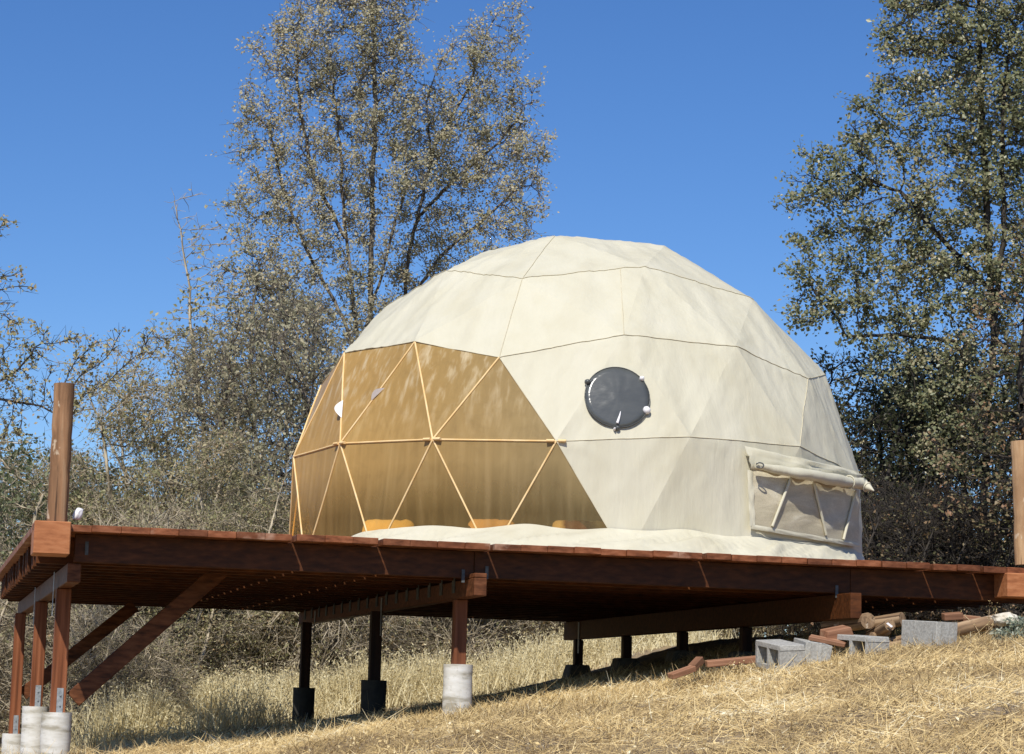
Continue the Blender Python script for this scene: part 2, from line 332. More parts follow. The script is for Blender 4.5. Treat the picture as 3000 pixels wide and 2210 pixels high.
def leaf_quads(P, size, aspect=.6, flat=0.0, var=.22, face=0.0):
    n = len(P)
    if face:
        nn = RNG.normal(size=(n, 3)) + np.array([-.15, -.75, .65]) * face; nn /= np.linalg.norm(nn, axis=1, keepdims=True)
        a = RNG.normal(size=(n, 3)); a -= (a * nn).sum(1, keepdims=True) * nn; a /= np.linalg.norm(a, axis=1, keepdims=True); b = np.cross(nn, a); c = nn
        s = size * np.exp(RNG.normal(0, var, n))[:, None]
        v = np.stack([P - a * s, P + b * s * aspect + c * s * .2, P + a * s, P - b * s * aspect + c * s * .2], 1).reshape(-1, 3)
        i = np.arange(n)[:, None] * 4; f = np.stack([i + [0, 1, 2], i + [0, 2, 3]], 1).reshape(-1, 3)
        return v, f, np.repeat(RNG.random(n), 2)
    a = RNG.normal(size=(n, 3)); a[:, 2] *= (1 - flat); a /= np.linalg.norm(a, axis=1, keepdims=True)
    b = RNG.normal(size=(n, 3)); b[:, 2] *= (1 - flat); b -= (a * b).sum(1, keepdims=True) * a; b /= np.linalg.norm(b, axis=1, keepdims=True)
    c = np.cross(a, b); s = size * np.exp(RNG.normal(0, var, n))[:, None]
    v = np.stack([P - a * s, P + b * s * aspect + c * s * .25, P + a * s, P - b * s * aspect + c * s * .25], 1).reshape(-1, 3)
    i = np.arange(n)[:, None] * 4; f = np.stack([i + [0, 1, 2], i + [0, 2, 3]], 1).reshape(-1, 3)
    return v, f, np.repeat(RNG.random(n), 2)
ground_cover()

# ------------------------------------------------------------------ trees
def colonise(att, starts, step, infl, kill, iters=120, jit=.25, up=.05):
    nodes = []; par = []
    for st in starts:
        prev = -1
        for q in st:
            q = Vector(q)
            if prev >= 0:
                a = nodes[prev]; m = max(1, int((q - a).length / step)); a = a.copy()
                for i in range(1, m + 1):
                    nodes.append(a.lerp(q, i / m) + Vector((random.uniform(-1, 1), random.uniform(-1, 1), 0)) * step * .12); par.append(prev); prev = len(nodes) - 1
            else:
                nodes.append(q); par.append(-1); prev = len(nodes) - 1
    att = [Vector(a) for a in att]; near = [None] * len(att); lo = 0
    kd_all = None
    for it in range(iters):
        # only new nodes need checking against every attractor
        new = range(lo, len(nodes)); lo = len(nodes)
        kd = KDTree(len(new))
        for i in new: kd.insert(nodes[i], i)
        kd.balance()
        pull = {}; keep_a = []; keep_n = []
        for a, nr in zip(att, near):
            co, idx, dist = kd.find(a)
            if nr is None or dist < nr[1]: nr = (idx, dist)
            if nr[1] < kill: continue
            keep_a.append(a); keep_n.append(nr)
            if nr[1] < infl:
                d = (a - nodes[nr[0]]); d.normalize()
                if nr[0] in pull: pull[nr[0]] += d
                else: pull[nr[0]] = d
        att, near = keep_a, keep_n
        if not pull: break
        for i, d in pull.items():
            if d.length < .05: d = Vector((random.uniform(-1, 1), random.uniform(-1, 1), random.uniform(-1, 1)))
            d.normalize(); d += Vector((random.uniform(-1, 1), random.uniform(-1, 1), random.uniform(-1, 1) + up)) * jit; d.normalize()
            nodes.append(nodes[i] + d * step); par.append(i)
        if lo == len(nodes) or len(nodes) > 9000: break
    return np.array([tuple(n) for n in nodes]), np.array(par)
def branch_arrays(P, par, r0, expo=2.4):
    n = len(P); acc = np.zeros(n); r = np.zeros(n); nc = np.zeros(n, int)
    for i in range(n - 1, -1, -1):
        r[i] = max(r0, acc[i] ** (1 / expo))
        if par[i] >= 0: acc[par[i]] += r[i] ** expo; nc[par[i]] += 1
    return r, nc
def tube_tree(P, par, r, k=5):
    n = len(P); d = np.zeros((n, 3)); has = par >= 0
    d[has] = P[has] - P[par[has]]; d[~has] = [0, 0, 1]; d /= np.linalg.norm(d, axis=1, keepdims=True) + 1e-9
    ref = np.array([.31, .87, .12]); a = np.cross(d, ref); a /= np.linalg.norm(a, axis=1, keepdims=True) + 1e-9; b = np.cross(d, a)
    w = 2 * pi * np.arange(k) / k
    v = (P[:, None] + r[:, None, None] * (a[:, None] * np.cos(w)[None, :, None] + b[:, None] * np.sin(w)[None, :, None])).reshape(-1, 3)
    ch = np.where(has)[0]; p = par[ch]; j = np.arange(k); j2 = (j + 1) % k
    f = np.stack([p[:, None] * k + j, p[:, None] * k + j2, ch[:, None] * k + j2, ch[:, None] * k + j], -1).reshape(-1, 4)
    return v, f
def make_tree(name, att, starts, step=.16, r0=.007, keep=.62, twigs=3, twig_len=.3, leaves=8, leaf=.035, leaf_mat=None, bark=None, bare=None,
              infl=1.6, kill=.26, org=(0, 0, 0), aspect=.6, jit=.3, spread=.06, expo=2.4, tint_fn=None):
    P, par = colonise(att, starts, step, infl, kill, jit=jit)
    r, nc = branch_arrays(P, par, r0, expo)
    v, f = tube_tree(P, par, r)
    # fine twigs on the thin ends
    thin = np.where((r < r0 * 3.2) & (par >= 0))[0]
    src = np.repeat(thin, twigs); n = len(src)
    g = P[src] - P[par[src]]; g /= np.linalg.norm(g, axis=1, keepdims=True) + 1e-9
    d = g * .6 + RNG.normal(0, .62, (n, 3)) + [0, 0, .12]; d /= np.linalg.norm(d, axis=1, keepdims=True)
    ln = RNG.uniform(.35, 1, n)[:, None] * twig_len
    mid = P[src] + d * ln * .5 + RNG.normal(0, .12, (n, 3)) * ln; end = P[src] + d * ln + RNG.normal(0, .15, (n, 3)) * ln
    tv = []; tf = []; w = 2 * pi * np.arange(3) / 3; off = len(v)
    ref = np.array([.2, .9, .3]); a = np.cross(d, ref); a /= np.linalg.norm(a, axis=1, keepdims=True) + 1e-9; b = np.cross(d, a)
    ring = a[:, None] * np.cos(w)[None, :, None] + b[:, None] * np.sin(w)[None, :, None]
    q = np.concatenate([P[src][:, None] + ring * r0 * .8, mid[:, None] + ring * r0 * .55, end[:, None] + ring * r0 * .25], 1)
    base = off + np.arange(n)[:, None] * 9; fl = []
    for s_ in (0, 3):
        for j in range(3):
            fl.append(base + np.array([[s_ + j, s_ + (j + 1) % 3, s_ + 3 + (j + 1) % 3, s_ + 3 + j]]))
    f = np.concatenate([f, np.stack(fl, 1).reshape(-1, 4)]); v = np.concatenate([v, q.reshape(-1, 3)])
    me_t = np_mesh(name + '_trunk', v - np.array(org), f, True)
    # leaves along the twigs
    lm = leaves; ls = np.repeat(np.arange(n), lm); t = RNG.uniform(.15, 1.05, len(ls))[:, None]
    c = np.where(t < .5, P[src][ls] + (mid - P[src])[ls] * (t / .5), mid[ls] + (end - mid)[ls] * ((t - .5) / .5)) + RNG.normal(0, spread, (len(ls), 3))
    ph = RNG.uniform(0, 6, 6); fr = 2 * pi / .62; jx = c + .12 * np.sin(c[:, [1, 2, 0]] * 5 + ph[:3])
    fld = np.sin(jx[:, 0] * fr + ph[0]) + np.sin(jx[:, 1] * fr + ph[1]) + np.sin(jx[:, 2] * fr * 1.2 + ph[2]); c = c[RNG.random(len(c)) < np.clip(keep + .42 * fld, .10, 1)]
    if bare is not None:
        kp = RNG.random(len(c)) < bare(c); c = c[kp]
    lv, lf, tint = leaf_quads(c, leaf, aspect, face=1.3)
    # clumps of lighter / browner leaves
    cl = .5 + .5 * np.sin(c[:, 0] * 2.1 + 3 * np.sin(c[:, 2] * 1.3)) * np.sin(c[:, 2] * 2.7 + c[:, 1])
    tint = np.clip(tint * .75 + .25 * np.repeat(cl, 2), 0, 1)
    me_l = np_mesh(name + '_crown', lv - np.array(org), lf, False, tint)
    return me_t, me_l
def place_tree(kind, me_t, me_l, loc, label, cat, bark, leafm, group=None, rot=0, scale=1):
    e = empty(kind, loc, label, cat, group); e.rotation_euler = (0, 0, rot); e.scale = (scale,) * 3 if not hasattr(scale, '__len__') else scale
    link('trunk' if 'tree' in kind or 'oak' in kind else 'stems', me_t, bark, e); link('crown' if 'tree' in kind or 'oak' in kind else 'foliage', me_l, leafm, e)
    return e
def blobs(ell, Y, dens, depth=.8, shell=.35):
    """attractor points in ellipsoids given as seen in the photo (cx, cy, rx, ry) at distance Y"""
    out = []
    m = Y / F
    for e in ell:
        cx, cy, rx, ry = e[:4]; dy = e[4] if len(e) > 4 else 0
        c = at(cx, cy, Y + dy); rr = np.array([rx * m, min(rx, ry) * m * depth * 1.1, ry * m])
        n = int(dens * 4.2 * rr[0] * rr[1] * rr[2]) + 4
        q = RNG.normal(size=(n, 3)); q /= np.linalg.norm(q, axis=1, keepdims=True); q *= (shell + (1 - shell) * RNG.random((n, 1))) ** .5
        out.append(c + q * rr)
    return np.concatenate(out)
def trunk_pts(pts, Y, ground=True):
    L = [at(x, y, Y + (d[0] if d else 0)) for x, y, *d in pts]
    if ground: L[0] = np.array([L[0][0], L[0][1], float(gz(L[0][0], L[0][1])) - .1])
    return [tuple(p) for p in L]
def oak(name, ell, trunks, Y, dens, label, leafm, bark, **kw):
    att = blobs(ell, Y, dens, kw.pop('depth', .8)); st = [trunk_pts(t, Y, i == 0 or t[0][1] > 1500) for i, t in enumerate(trunks)]
    org = st[0][0]; mt, ml = make_tree(name, att, st, org=org, **kw)
    return place_tree(name, mt, ml, org, label, 'tree', bark, leafm)

# tall half dry oak, two leaders that stand as two trees
oak('oak_tree', [(1010, 120, 230, 190), (1080, -60, 190, 170), (830, 330, 130, 190), (1000, 420, 190, 200), (760, 480, 95, 130), (860, 640, 190, 160), (1060, 700, 130, 200), (940, 860, 210, 120), (1120, 250, 110, 200), (880, 190, 110, 120), (1060, 950, 180, 120), (1200, 330, 90, 130), (1190, 520, 90, 120), (720, 620, 70, 90), (760, 840, 90, 80), (730, 330, 60, 80), (820, 140, 90, 90), (1200, 60, 60, 100), (1180, 180, 80, 120)],
    [[(1050, 1650), (1060, 1150), (1085, 900), (1092, 600), (1100, 300), (1090, 50), (1085, -120)], [(1058, 1100), (1030, 850), (1005, 640), (1000, 480), (975, 250)], [(1056, 1060), (980, 880), (900, 740), (830, 560), (790, 380)], [(1084, 920), (1130, 760), (1185, 560), (1190, 380)], [(1012, 700), (920, 520), (880, 330), (870, 180)], [(1050, 1160), (920, 980), (800, 880), (740, 780)]], 36, 62,
    'tall half dry oak left of the dome top, highest crown of all', L_tan, M_bark, leaves=18, leaf=.0245, twigs=4, twig_len=.38, step=.15, r0=.0062, spread=.05, kill=.21, jit=.42)
oak('oak_tree', [(1420, 190, 120, 170), (1330, 440, 180, 170), (1480, 480, 130, 150), (1270, 600, 120, 180), (1520, 640, 100, 100), (1370, 700, 190, 120), (1500, 760, 110, 90), (1230, 820, 120, 150), (1390, 330, 130, 130), (1400, 860, 140, 90), (1560, 480, 60, 70), (1240, 330, 80, 110), (1560, 560, 60, 80), (1520, 290, 70, 90), (1480, 60, 60, 70), (1590, 420, 40, 50)],
    [[(1170, 1650), (1175, 1150), (1190, 800), (1225, 620), (1270, 440), (1370, 260), (1430, 90)], [(1185, 900), (1300, 740), (1420, 640), (1510, 560)], [(1222, 640), (1340, 520), (1460, 420), (1530, 330)], [(1180, 980), (1290, 880), (1420, 800)], [(1262, 470), (1250, 300), (1290, 180)]], 37.5, 58,
    'half dry oak rising right behind the dome shoulder, second highest crown', L_tan, M_bark, leaves=18, leaf=.0245, twigs=4, twig_len=.38, step=.15, r0=.0062, spread=.05, kill=.21, jit=.42)
oak('oak_tree', [(640, 760, 80, 130), (560, 1000, 110, 150), (700, 930, 110, 150), (560, 740, 50, 160), (760, 1050, 130, 170), (520, 620, 36, 60), (580, 600, 30, 50)],
    [[(620, 1700), (600, 1300), (565, 1050), (555, 850), (530, 700), (510, 590)]], 35, 60,
    'thin oak with bare dead tips, left of the two tall oaks', L_brush, M_bark2, leaves=7, leaf=.033, twigs=3, twig_len=.3, step=.15, r0=.007,
    bare=lambda c: np.clip((9.0 - c[:, 2]) / 2.2, .02, 1))
oak('oak_tree', [(330, 1080, 110, 80), (450, 1010, 90, 70), (260, 1180, 110, 90), (400, 1200, 120, 100), (540, 1120, 80, 100), (180, 1060, 60, 50)],
    [[(380, 1800), (370, 1450), (350, 1250), (400, 1080)], [(370, 1400), (280, 1200), (240, 1100)]], 34, 42,
    'sparse grey oak whose top shows right above the left log post', L_tan, M_bark2, leaves=9, leaf=.022, twigs=4, twig_len=.4, step=.16, r0=.0065, spread=.05, kill=.22, jit=.45)
oak('oak_tree', [(700, 780, 80, 110), (790, 820, 90, 90), (820, 950, 90, 100), (730, 1000, 90, 90), (670, 900, 70, 90), (860, 760, 60, 60)],
    [[(760, 1700), (750, 1300), (735, 1050), (740, 900), (760, 780)]], 33, 60,
    'grey twiggy oak filling the corner between the tall oaks and the dome', L_tan, M_bark, leaves=12, leaf=.025, twigs=4, twig_len=.33, step=.15, r0=.0062, spread=.055, kill=.21)
oak('oak_tree', [(2800, 60, 260, 170), (2880, -120, 260, 140), (2660, 190, 110, 130), (2880, 300, 220, 170), (2700, 380, 130, 110), (2440, 500, 150, 110), (2370, 560, 80, 70), (2560, 600, 170, 110), (2450, 740, 130, 90), (2640, 720, 190, 120),
    (2420, 900, 130, 80), (2560, 860, 180, 110), (2800, 560, 170, 140), (2940, 520, 120, 190), (2720, 950, 160, 110), (2900, 800, 150, 150), (2560, 360, 90, 80), (2720, 1120, 160, 110), (2600, 1000, 120, 80), (2900, 1050, 140, 150), (2800, 1280, 150, 120), (2780, 800, 120, 100), (2340, 640, 70, 60), (2330, 800, 60, 50), (2350, 930, 80, 60), (2560, 480, 70, 80), (2500, 860, 90, 60), (3020, 150, 130, 170), (3030, 430, 110, 150), (3020, 680, 90, 120), (3080, -60, 130, 140)],
    [[(2860, 1700), (2890, 1300), (2910, 1000), (2900, 750), (2885, 450), (2870, 150), (2870, -100)], [(2910, 950), (2940, 700), (2935, 400), (2960, 100)], [(2900, 850), (2760, 700), (2640, 560)], [(2905, 1150), (2790, 1000), (2640, 980), (2480, 985)]], 29, 110,
    'big green oak with spreading limbs on the right side of the photo', L_olive, M_barkd, leaves=19, leaf=.0245, twigs=4, twig_len=.29, step=.13, r0=.0065, spread=.055, keep=.74, aspect=.75, kill=.19)
oak('oak_tree', [(2960, 980, 150, 190), (2940, 1250, 160, 220), (3060, 750, 150, 200), (2860, 1420, 170, 160), (3120, 1200, 150, 300)],
    [[(3040, 1700), (3010, 1350), (2990, 1100), (3010, 850)]], 27, 80,
    'brownish dense tree at the right edge behind the pale corner post', L_rust, M_barkd, leaves=8, leaf=.026, twigs=3, twig_len=.25, step=.15, r0=.008)
oak('oak_tree', [(2600, 1120, 180, 130), (2760, 1200, 190, 180), (2560, 1330, 140, 170), (2700, 1430, 190, 170), (2500, 1180, 90, 110), (2830, 1080, 120, 110)],
    [[(2700, 1750), (2690, 1500), (2700, 1250), (2660, 1120)]], 32, 80,
    'dark green leafy tree right behind the rolled awning of the dome', L_dark, M_barkd, leaves=12, leaf=.027, twigs=3, twig_len=.28, step=.16, r0=.008)
oak('oak_tree', [(60, 1010, 130, 60), (40, 1120, 160, 60), (230, 990, 130, 45), (400, 985, 130, 30), (80, 1180, 150, 60), (60, 960, 90, 50), (20, 1060, 110, 80), (10, 1160, 120, 80), (90, 1040, 90, 50), (10, 900, 60, 60), (180, 1090, 150, 50), (10, 1240, 120, 60), (30, 645, 60, 22), (40, 835, 70, 12), (330, 1060, 120, 40)],
    [[(-260, 2000), (-240, 1500), (-160, 1250), (-60, 1150), (60, 1080)], [(-160, 1260), (-80, 900), (-40, 720)], [(-60, 1160), (120, 1190), (190, 1230)]], 22, 260,
    'dark crooked branches with tiny leaves reaching in at the left edge', L_brush, M_barkd, leaves=7, leaf=.019, twigs=4, twig_len=.19, step=.085, r0=.0045, infl=1.2, kill=.14, spread=.02, jit=.4)

# brush and small trees: a few kinds, copied
def shrub_kind(name, h, w, n_stem, dens, clumps=0, **kw):
    def ball(n, c, r):
        q = RNG.normal(size=(n, 3)); q /= np.linalg.norm(q, axis=1, keepdims=True); q *= (.15 + .85 * RNG.random((n, 1))) ** .45; return q * r + c
    if clumps:
        A = []
        for i in range(clumps):
            zz = h * RNG.uniform(.16, .93); rr = w * .36 * sqrt(max(.1, 1 - abs(zz / h - .5) ** 2 * 2.6)); an = RNG.uniform(0, 2 * pi); r = w * RNG.uniform(.11, .22)
            q = RNG.uniform(.2, 1) ** .5 * rr; A.append(ball(int(dens * r ** 3 * 30) + 6, np.array([cos(an) * q, sin(an) * q, zz]), np.array([r, r, r * RNG.uniform(.7, 1.3)])))
        att = np.concatenate(A)
    else:
        att = ball(int(dens * h * w * w), np.array([0, 0, h * .54]), np.array([w / 2, w / 2, h * .46])) + RNG.normal(0, .12, (int(dens * h * w * w), 3))
    st = []
    for i in range(n_stem):
        a = 2 * pi * i / n_stem + random.random(); rr = w * .08; k = random.uniform(.6, 1.3)
        st.append([(cos(a) * rr, sin(a) * rr, 0), (cos(a) * w * .15 * k, sin(a) * w * .15 * k, h * .3), (cos(a + .4) * w * .24 * k, sin(a + .4) * w * .24 * k, h * .55 * k), (cos(a + .6) * w * .28 * k, sin(a + .6) * w * .28 * k, h * .72 * k)])
    return make_tree(name, att, st, **kw)
KT = dict(leaf=.023, twigs=4, twig_len=.36, step=.14, r0=.0058, kill=.2, spread=.06, jit=.45)
K1 = shrub_kind('tall_brush', 4.6, 2.7, 4, 60, 26, leaves=10, **KT)
K1b = shrub_kind('tall_brush_b', 4.8, 2.4, 3, 60, 20, leaves=11, **KT)
K1c = shrub_kind('tall_brush_c', 4.2, 3.0, 5, 60, 30, leaves=6, **dict(KT, twig_len=.5, r0=.007))
K2 = shrub_kind('low_brush', 2.3, 2.6, 8, 60, 22, leaves=2, leaf=.021, twigs=5, twig_len=.55, step=.12, r0=.0075, jit=.55, kill=.2)
K3 = shrub_kind('leafy_bush', 3.2, 2.4, 4, 60, 26, leaves=9, leaf=.022, twigs=4, twig_len=.25, step=.15, r0=.007)
def cp(K): return K[0], K[1]
def shrubs(K, kind, cat, leafm, bark, group, rows):
    mt, ml = K
    for i, (px, Y, sc, lab) in enumerate(rows):
        x = at(px, 2060, Y)[0]; z = float(gz(x, Y)) - .05
        e = empty(kind, (x, Y, z), lab, cat, group); e.rotation_euler = (0, 0, i * 2.1 + px); e.scale = (sc * random.uniform(.95, 1.15), sc, sc)
        for nm, me, mm in (('stems', mt, bark), ('foliage', ml, leafm)):
            if not me.materials: me.materials.append(mm)
            o = bpy.data.objects.new(nm, me); COL.objects.link(o); o.parent = e
            if me.materials[0] != mm: o.material_slots[0].link = 'OBJECT'; o.material_slots[0].material = mm
BR = 'tall brush trees behind the deck'
shrubs(K1b, 'brush_tree', 'tree', L_tan, M_bark, BR, [
    (800, 31, 1.25, 'tall tan brush tree touching the left side of the dome'),
    (610, 33, 1.22, 'tall tan brush tree under the bare dead tips'),
    (930, 34, 1.35, 'tan brush tree half hidden by the left shoulder of the dome')])
shrubs(K1, 'brush_tree', 'tree', L_brush, M_bark2, BR, [
    (470, 31, 1.08, 'grey brown brush tree right of the left log post'),
    (700, 28, .80, 'nearer brown brush tree seen above the deck between log post and dome')])
shrubs(K1c, 'brush_tree', 'tree', L_brush, M_bark2, BR, [
    (310, 32, 1.0, 'grey brown brush tree just behind the left log post'),
    (500, 27, .62, 'nearer twiggy brush tree low above the deck edge'),
    (1250, 35, 1.0, 'brush tree hidden mostly behind the middle of the dome')])
shrubs(K3, 'leafy_bush', 'bush', L_dark, M_barkd, 'dark green bushes right of the dome', [
    (2560, 30, 1.25, 'dark green bush touching the right side of the dome'), (2760, 30.5, 1.3, 'dark green bush in the middle of the gap right of the dome'),
    (2920, 29.5, 1.25, 'dark green bush just left of the pale corner post')])
shrubs(K3, 'leafy_bush', 'bush', L_green, M_bark2, 'pale green bushes at the left edge', [
    (60, 34, 1.5, 'pale green bush at the left edge behind the log post'),
    (190, 36, 1.45, 'pale green bush between the log post and the grey brush'),
    (-50, 31, 1.35, 'pale green bush cut off by the left edge of the photo')])
LB = 'twiggy brush under and behind the deck'
shrubs(K2, 'twiggy_brush', 'bush', L_brush, M_bark2, LB, [
    (20, 26, .95, 'twiggy brush behind the three left deck posts'), (250, 27.6, 1.1, 'twiggy brush right behind the long diagonal brace'),
    (430, 29, 1.15, 'twiggy brush below the upper end of the brace'), (600, 29.2, 1.1, 'twiggy brush in the middle of the open bay under the deck'),
    (760, 30, 1.15, 'twiggy brush left of the rear dark post'), (930, 28.5, 1.05, 'twiggy brush between the two dark rear posts'),
    (1080, 30, 1.1, 'twiggy brush behind the second dark post'), (1230, 29.5, 1.0, 'twiggy brush left of the front post on the white tube'),
    (1420, 31, 1.0, 'twiggy brush right of the front post on the white tube'), (1580, 31.5, .85, 'twiggy brush at the left end of the right beam'),
    (330, 25.2, .6, 'small dry brush low behind the white tubes'), (130, 31, 1.25, 'tall twiggy brush far behind the left posts'),
    (520, 32, 1.3, 'tall twiggy brush far back under the deck'), (820, 33, 1.3, 'tall twiggy brush far back by the rear post'),
    (1760, 31, .85, 'dim brush seen past the first pier of the right beam'), (1930, 30.5, .85, 'dim brush seen past the second pier of the right beam'), (2120, 30, .8, 'dim brush under the right part of the deck'), (2330, 29, .75, 'dim brush behind the right beam end')])

shrubs(K2, 'twiggy_brush', 'bush', L_rust, M_barkd, 'rusty brown brush right of the dome', [
    (2560, 28, .85, 'brown brush right beside the dome base'), (2740, 28, .8, 'brown brush above the deck edge on the right'),
    (2900, 28, .9, 'brown brush just left of the pale corner post')])
# far wood that closes the horizon
def far_wood():
    n = 150000; X = RNG.uniform(-70, 75, n); top = 3.2 + 1.2 * np.sin(X * .31) + .8 * np.sin(X * .83 + 2) + .5 * np.sin(X * 2.1)
    Y = 52 + 10 * RNG.random(n) ** 1.5 + np.abs(X) * .1; g = gz(X, Y); z = g + (top + np.where(X > 2, 1.5, 0)) * RNG.random(n) ** .7
    v, f, t = leaf_quads(np.stack([X, Y, z], 1), .11, .7, face=1.0); setp(link('far_wood', np_mesh('far_wood', v, f, False, t), L_brush), 'distant brushy woodland closing the horizon behind everything', 'woodland', kind='stuff')
far_wood()
# tall dry grass behind the deck
def tall_grass():
    P = []
    for px, Y, sx, sy, n in ((480, 25.5, .6, .8, 1500), (620, 25, .7, .9, 2300), (800, 26, .8, .9, 2500), (950, 26.5, .7, 1, 1700), (1150, 27, .9, 1, 1800), (1320, 27, .8, 1, 1500), (1480, 26.5, .8, .9, 2200), (1620, 27, .7, .9, 2200), (1780, 27.5, .8, 1, 2000), (1900, 28, .8, 1, 1400), (350, 24, .6, .7, 700), (700, 23.9, .5, .35, 700), (420, 27, .7, .8, 2500), (560, 26.5, .8, .6, 2500), (700, 27, .8, .8, 2500), (900, 28, .8, .8, 2200), (450, 24.6, .5, .5, 2200), (580, 25.2, .6, .4, 2600), (760, 25.6, .7, .4, 2600), (1000, 26, .8, .4, 2500)):
        x = at(px, 2060, Y)[0]; P.append(np.stack([RNG.normal(x, sx * .6, n), RNG.normal(Y, sy * .6, n)], 1))
    P = np.concatenate(P); P = P[(P[:, 1] > 23.9)]; n = len(P); z = gz(P[:, 0], P[:, 1]); clump = .6 + .4 * np.sin(P[:, 0] * 4 + 2 * np.sin(P[:, 1] * 3))
    B = np.stack([P[:, 0], P[:, 1], z], 1); a = RNG.uniform(0, 2 * pi, n); el = RNG.normal(1.25, .2, n)
    d = np.stack([np.cos(a) * np.cos(el), np.sin(a) * np.cos(el), np.sin(el)], 1); L = RNG.uniform(.25, .75, n) * clump * np.clip(1 - .1 * (P[:, 0] - 0), .6, 1.1)
    me = strips(B, d, L, RNG.uniform(.006, .012, n), .15, np.clip(RNG.normal(.5, .25, n), 0, 1), droop=.3, segs=3, name='tall_grass', face=.8)
    setp(link('tall_dry_grass', me, L_tall), 'tall pale dry grass standing in the sun behind the deck', 'grass', kind='stuff')
    tips = B + d * L[:, None] * RNG.uniform(.6, 1, (n, 1)); tips = np.repeat(tips, 3, 0) + RNG.normal(0, .02, (n * 3, 3))
    v, f, t = leaf_quads(tips, .016, .35); setp(link('grass_seed_heads', np_mesh('grass_seed_heads', v, f, False, t), L_tall), 'pale seed heads on the tall dry grass behind the deck', 'grass', kind='stuff')
tall_grass()

# ------------------------------------------------------------------ deck
DECK_O = DK(0, 0, ZD)
deck = empty('wooden_deck', DECK_O, 'raised red brown wooden deck on posts carrying the dome tent', 'deck')
WID = 7.65; DEP = 7.55; BT = .046; GAPS = [1.65, 2.25, 3.2, 4.75, 6.5, 6.9]
s = -.02; i = 0
while s < WID:
    w = .192 + random.uniform(-.004, .004); gap = .001
    if GAPS and s + w > GAPS[0] - .1: GAPS.pop(0); gap = .029; w -= .01
    hh = random.uniform(-.003, .003); fr = random.uniform(-.012, .012)
    if .22 > s + w / 2 and True: fr += .0
    b = dbox('board', s, s + w, fr, DEP + random.uniform(-.02, .02), ZD - BT + hh, ZD + hh, M_board, deck, .003, skew=.014)
    s += w + gap; i += 1
ZJ = 2.476                                # underside of joists
FT = .185                                 # fascia set back under the board ends
def rim(s0, s1, t, z1=ZD - BT - .004, dz=0): return dbox('rim_joist', s0, s1, t, t + .038, ZJ + dz, z1, M_joist, deck)
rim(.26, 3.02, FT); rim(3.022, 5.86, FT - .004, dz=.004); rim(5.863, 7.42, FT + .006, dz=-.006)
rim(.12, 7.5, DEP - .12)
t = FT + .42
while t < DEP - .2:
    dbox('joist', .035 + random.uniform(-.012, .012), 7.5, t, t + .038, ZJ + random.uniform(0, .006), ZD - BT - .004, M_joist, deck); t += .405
def beam(s0, w, t0, t1, h, z_top=ZJ - .003, notch=True):
    P = []
    b = dbox('beam', s0, s0 + w, t0, t1, z_top - h, z_top, M_beam, deck, .005)
    return b
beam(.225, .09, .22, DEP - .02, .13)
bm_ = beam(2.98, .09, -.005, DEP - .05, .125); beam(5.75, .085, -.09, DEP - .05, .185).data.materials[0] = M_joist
dbox('beam_end_block', 2.982, 3.068, -.003, FT - .01, ZJ, ZJ + .03, M_beam, deck, .003)
# big lit corner blocks with the round posts
dbox('corner_block', -.02, .218, -.03, .30, ZD - .205, ZD + .012, M_end, deck, .006, 'orange squared block under the left round post')
dbox('corner_block', 7.02, 7.34, -.03, .26, ZD - .222, ZD - .045, M_end, deck, .006, 'orange squared block under the right corner post')
def round_post(p0, p1, r, mat, lab):
    pts = [Vector(p0).lerp(Vector(p1), q) + Vector((noise.noise(Vector((q * 3, 7, r * 50))) * .008, 0, 0)) for q in np.linspace(0, 1, 14)]
    me = tube_mesh('round_post', pts, [r * (1 + .07 * noise.noise(Vector((q * .7, 1, 2)))) for q in range(14)], 18, org=DECK_O, jit=.018)
    o = link('round_post', me, mat, deck); o['label'] = lab; return o
b0 = DK(.13, .1, ZD + .012); yb = b0.y
round_post(b0, Vector(at(188, 1125, yb)), .068, M_pole, 'weathered round log post on the left corner of the deck')
b1 = DK(7.2, .06, ZD - .05); p = at(3004, 1655, b1.y); q = at(2990, 1293, b1.y)
round_post(Vector(p), Vector(q), .075, M_pine, 'pale round post cut off by the right edge of the photo')
# posts on tubes
def bracket(sx, tt, z0, z1, side=0):
    brk = dbox('post_bracket', sx - .022, sx + .022, tt - .0065, tt - .0005, z0, z1, M_steel, deck, 0)
    for zz in np.linspace(z0 + .05, z1 - .05, 2):
        c = DK(sx, tt - .007, zz); me = tube_mesh('bolt', [c + Vector((0, 0, 0)), c - Vector((V[0], V[1], 0)) * .008], .007, 6, org=DECK_O); link('bolt', me, M_steel, brk)
def pier_tube(s0, t0, ztop, r, lab=None, mat=None):
    c = DK(s0, t0, 0); g = float(gz(c.x, c.y)) - .15; n = 9
    pts = [Vector((c.x, c.y, g + (ztop - g) * k / (n - 1))) for k in range(n)]
    me = tube_mesh('pier_tube', pts, [r * (1 + random.uniform(-.02, .02)) for _ in range(n)], 28, org=DECK_O, jit=.004); o = link('pier_tube', me, mat or M_tube, deck)
    if lab: o['label'] = lab
M_darkpost = wood('dark_posts', (.018, .008, .004), (.04, .016, .008), (.07, .028, .014), 'z', var=.1)  # rear posts: same grain in far darker tones than the other posts
def post(sx, tt, z0, z1, w=.092, br=None, mat=None):
    dbox('post', sx, sx + w, tt, tt + w, z0, z1, mat or M_post, deck, .005)
    if br: bracket(sx + w / 2 + .01, tt, *br)
ZL = ZJ - .133
for (sx, px, py, tt, w) in ((.215, 178, 2088, 1.15, .105), (.20, 96, 2070, 3.7, .1), (.17, 30, 2150, 6.7, .1)):
    ztop = float(at(px, py, DK(sx, tt, 0).y)[2])
    post(sx, tt, ztop - .03, ZL - .002, w, (ztop + .0, ztop + .17)); pier_tube(sx + .05, tt + .05, ztop, .105)
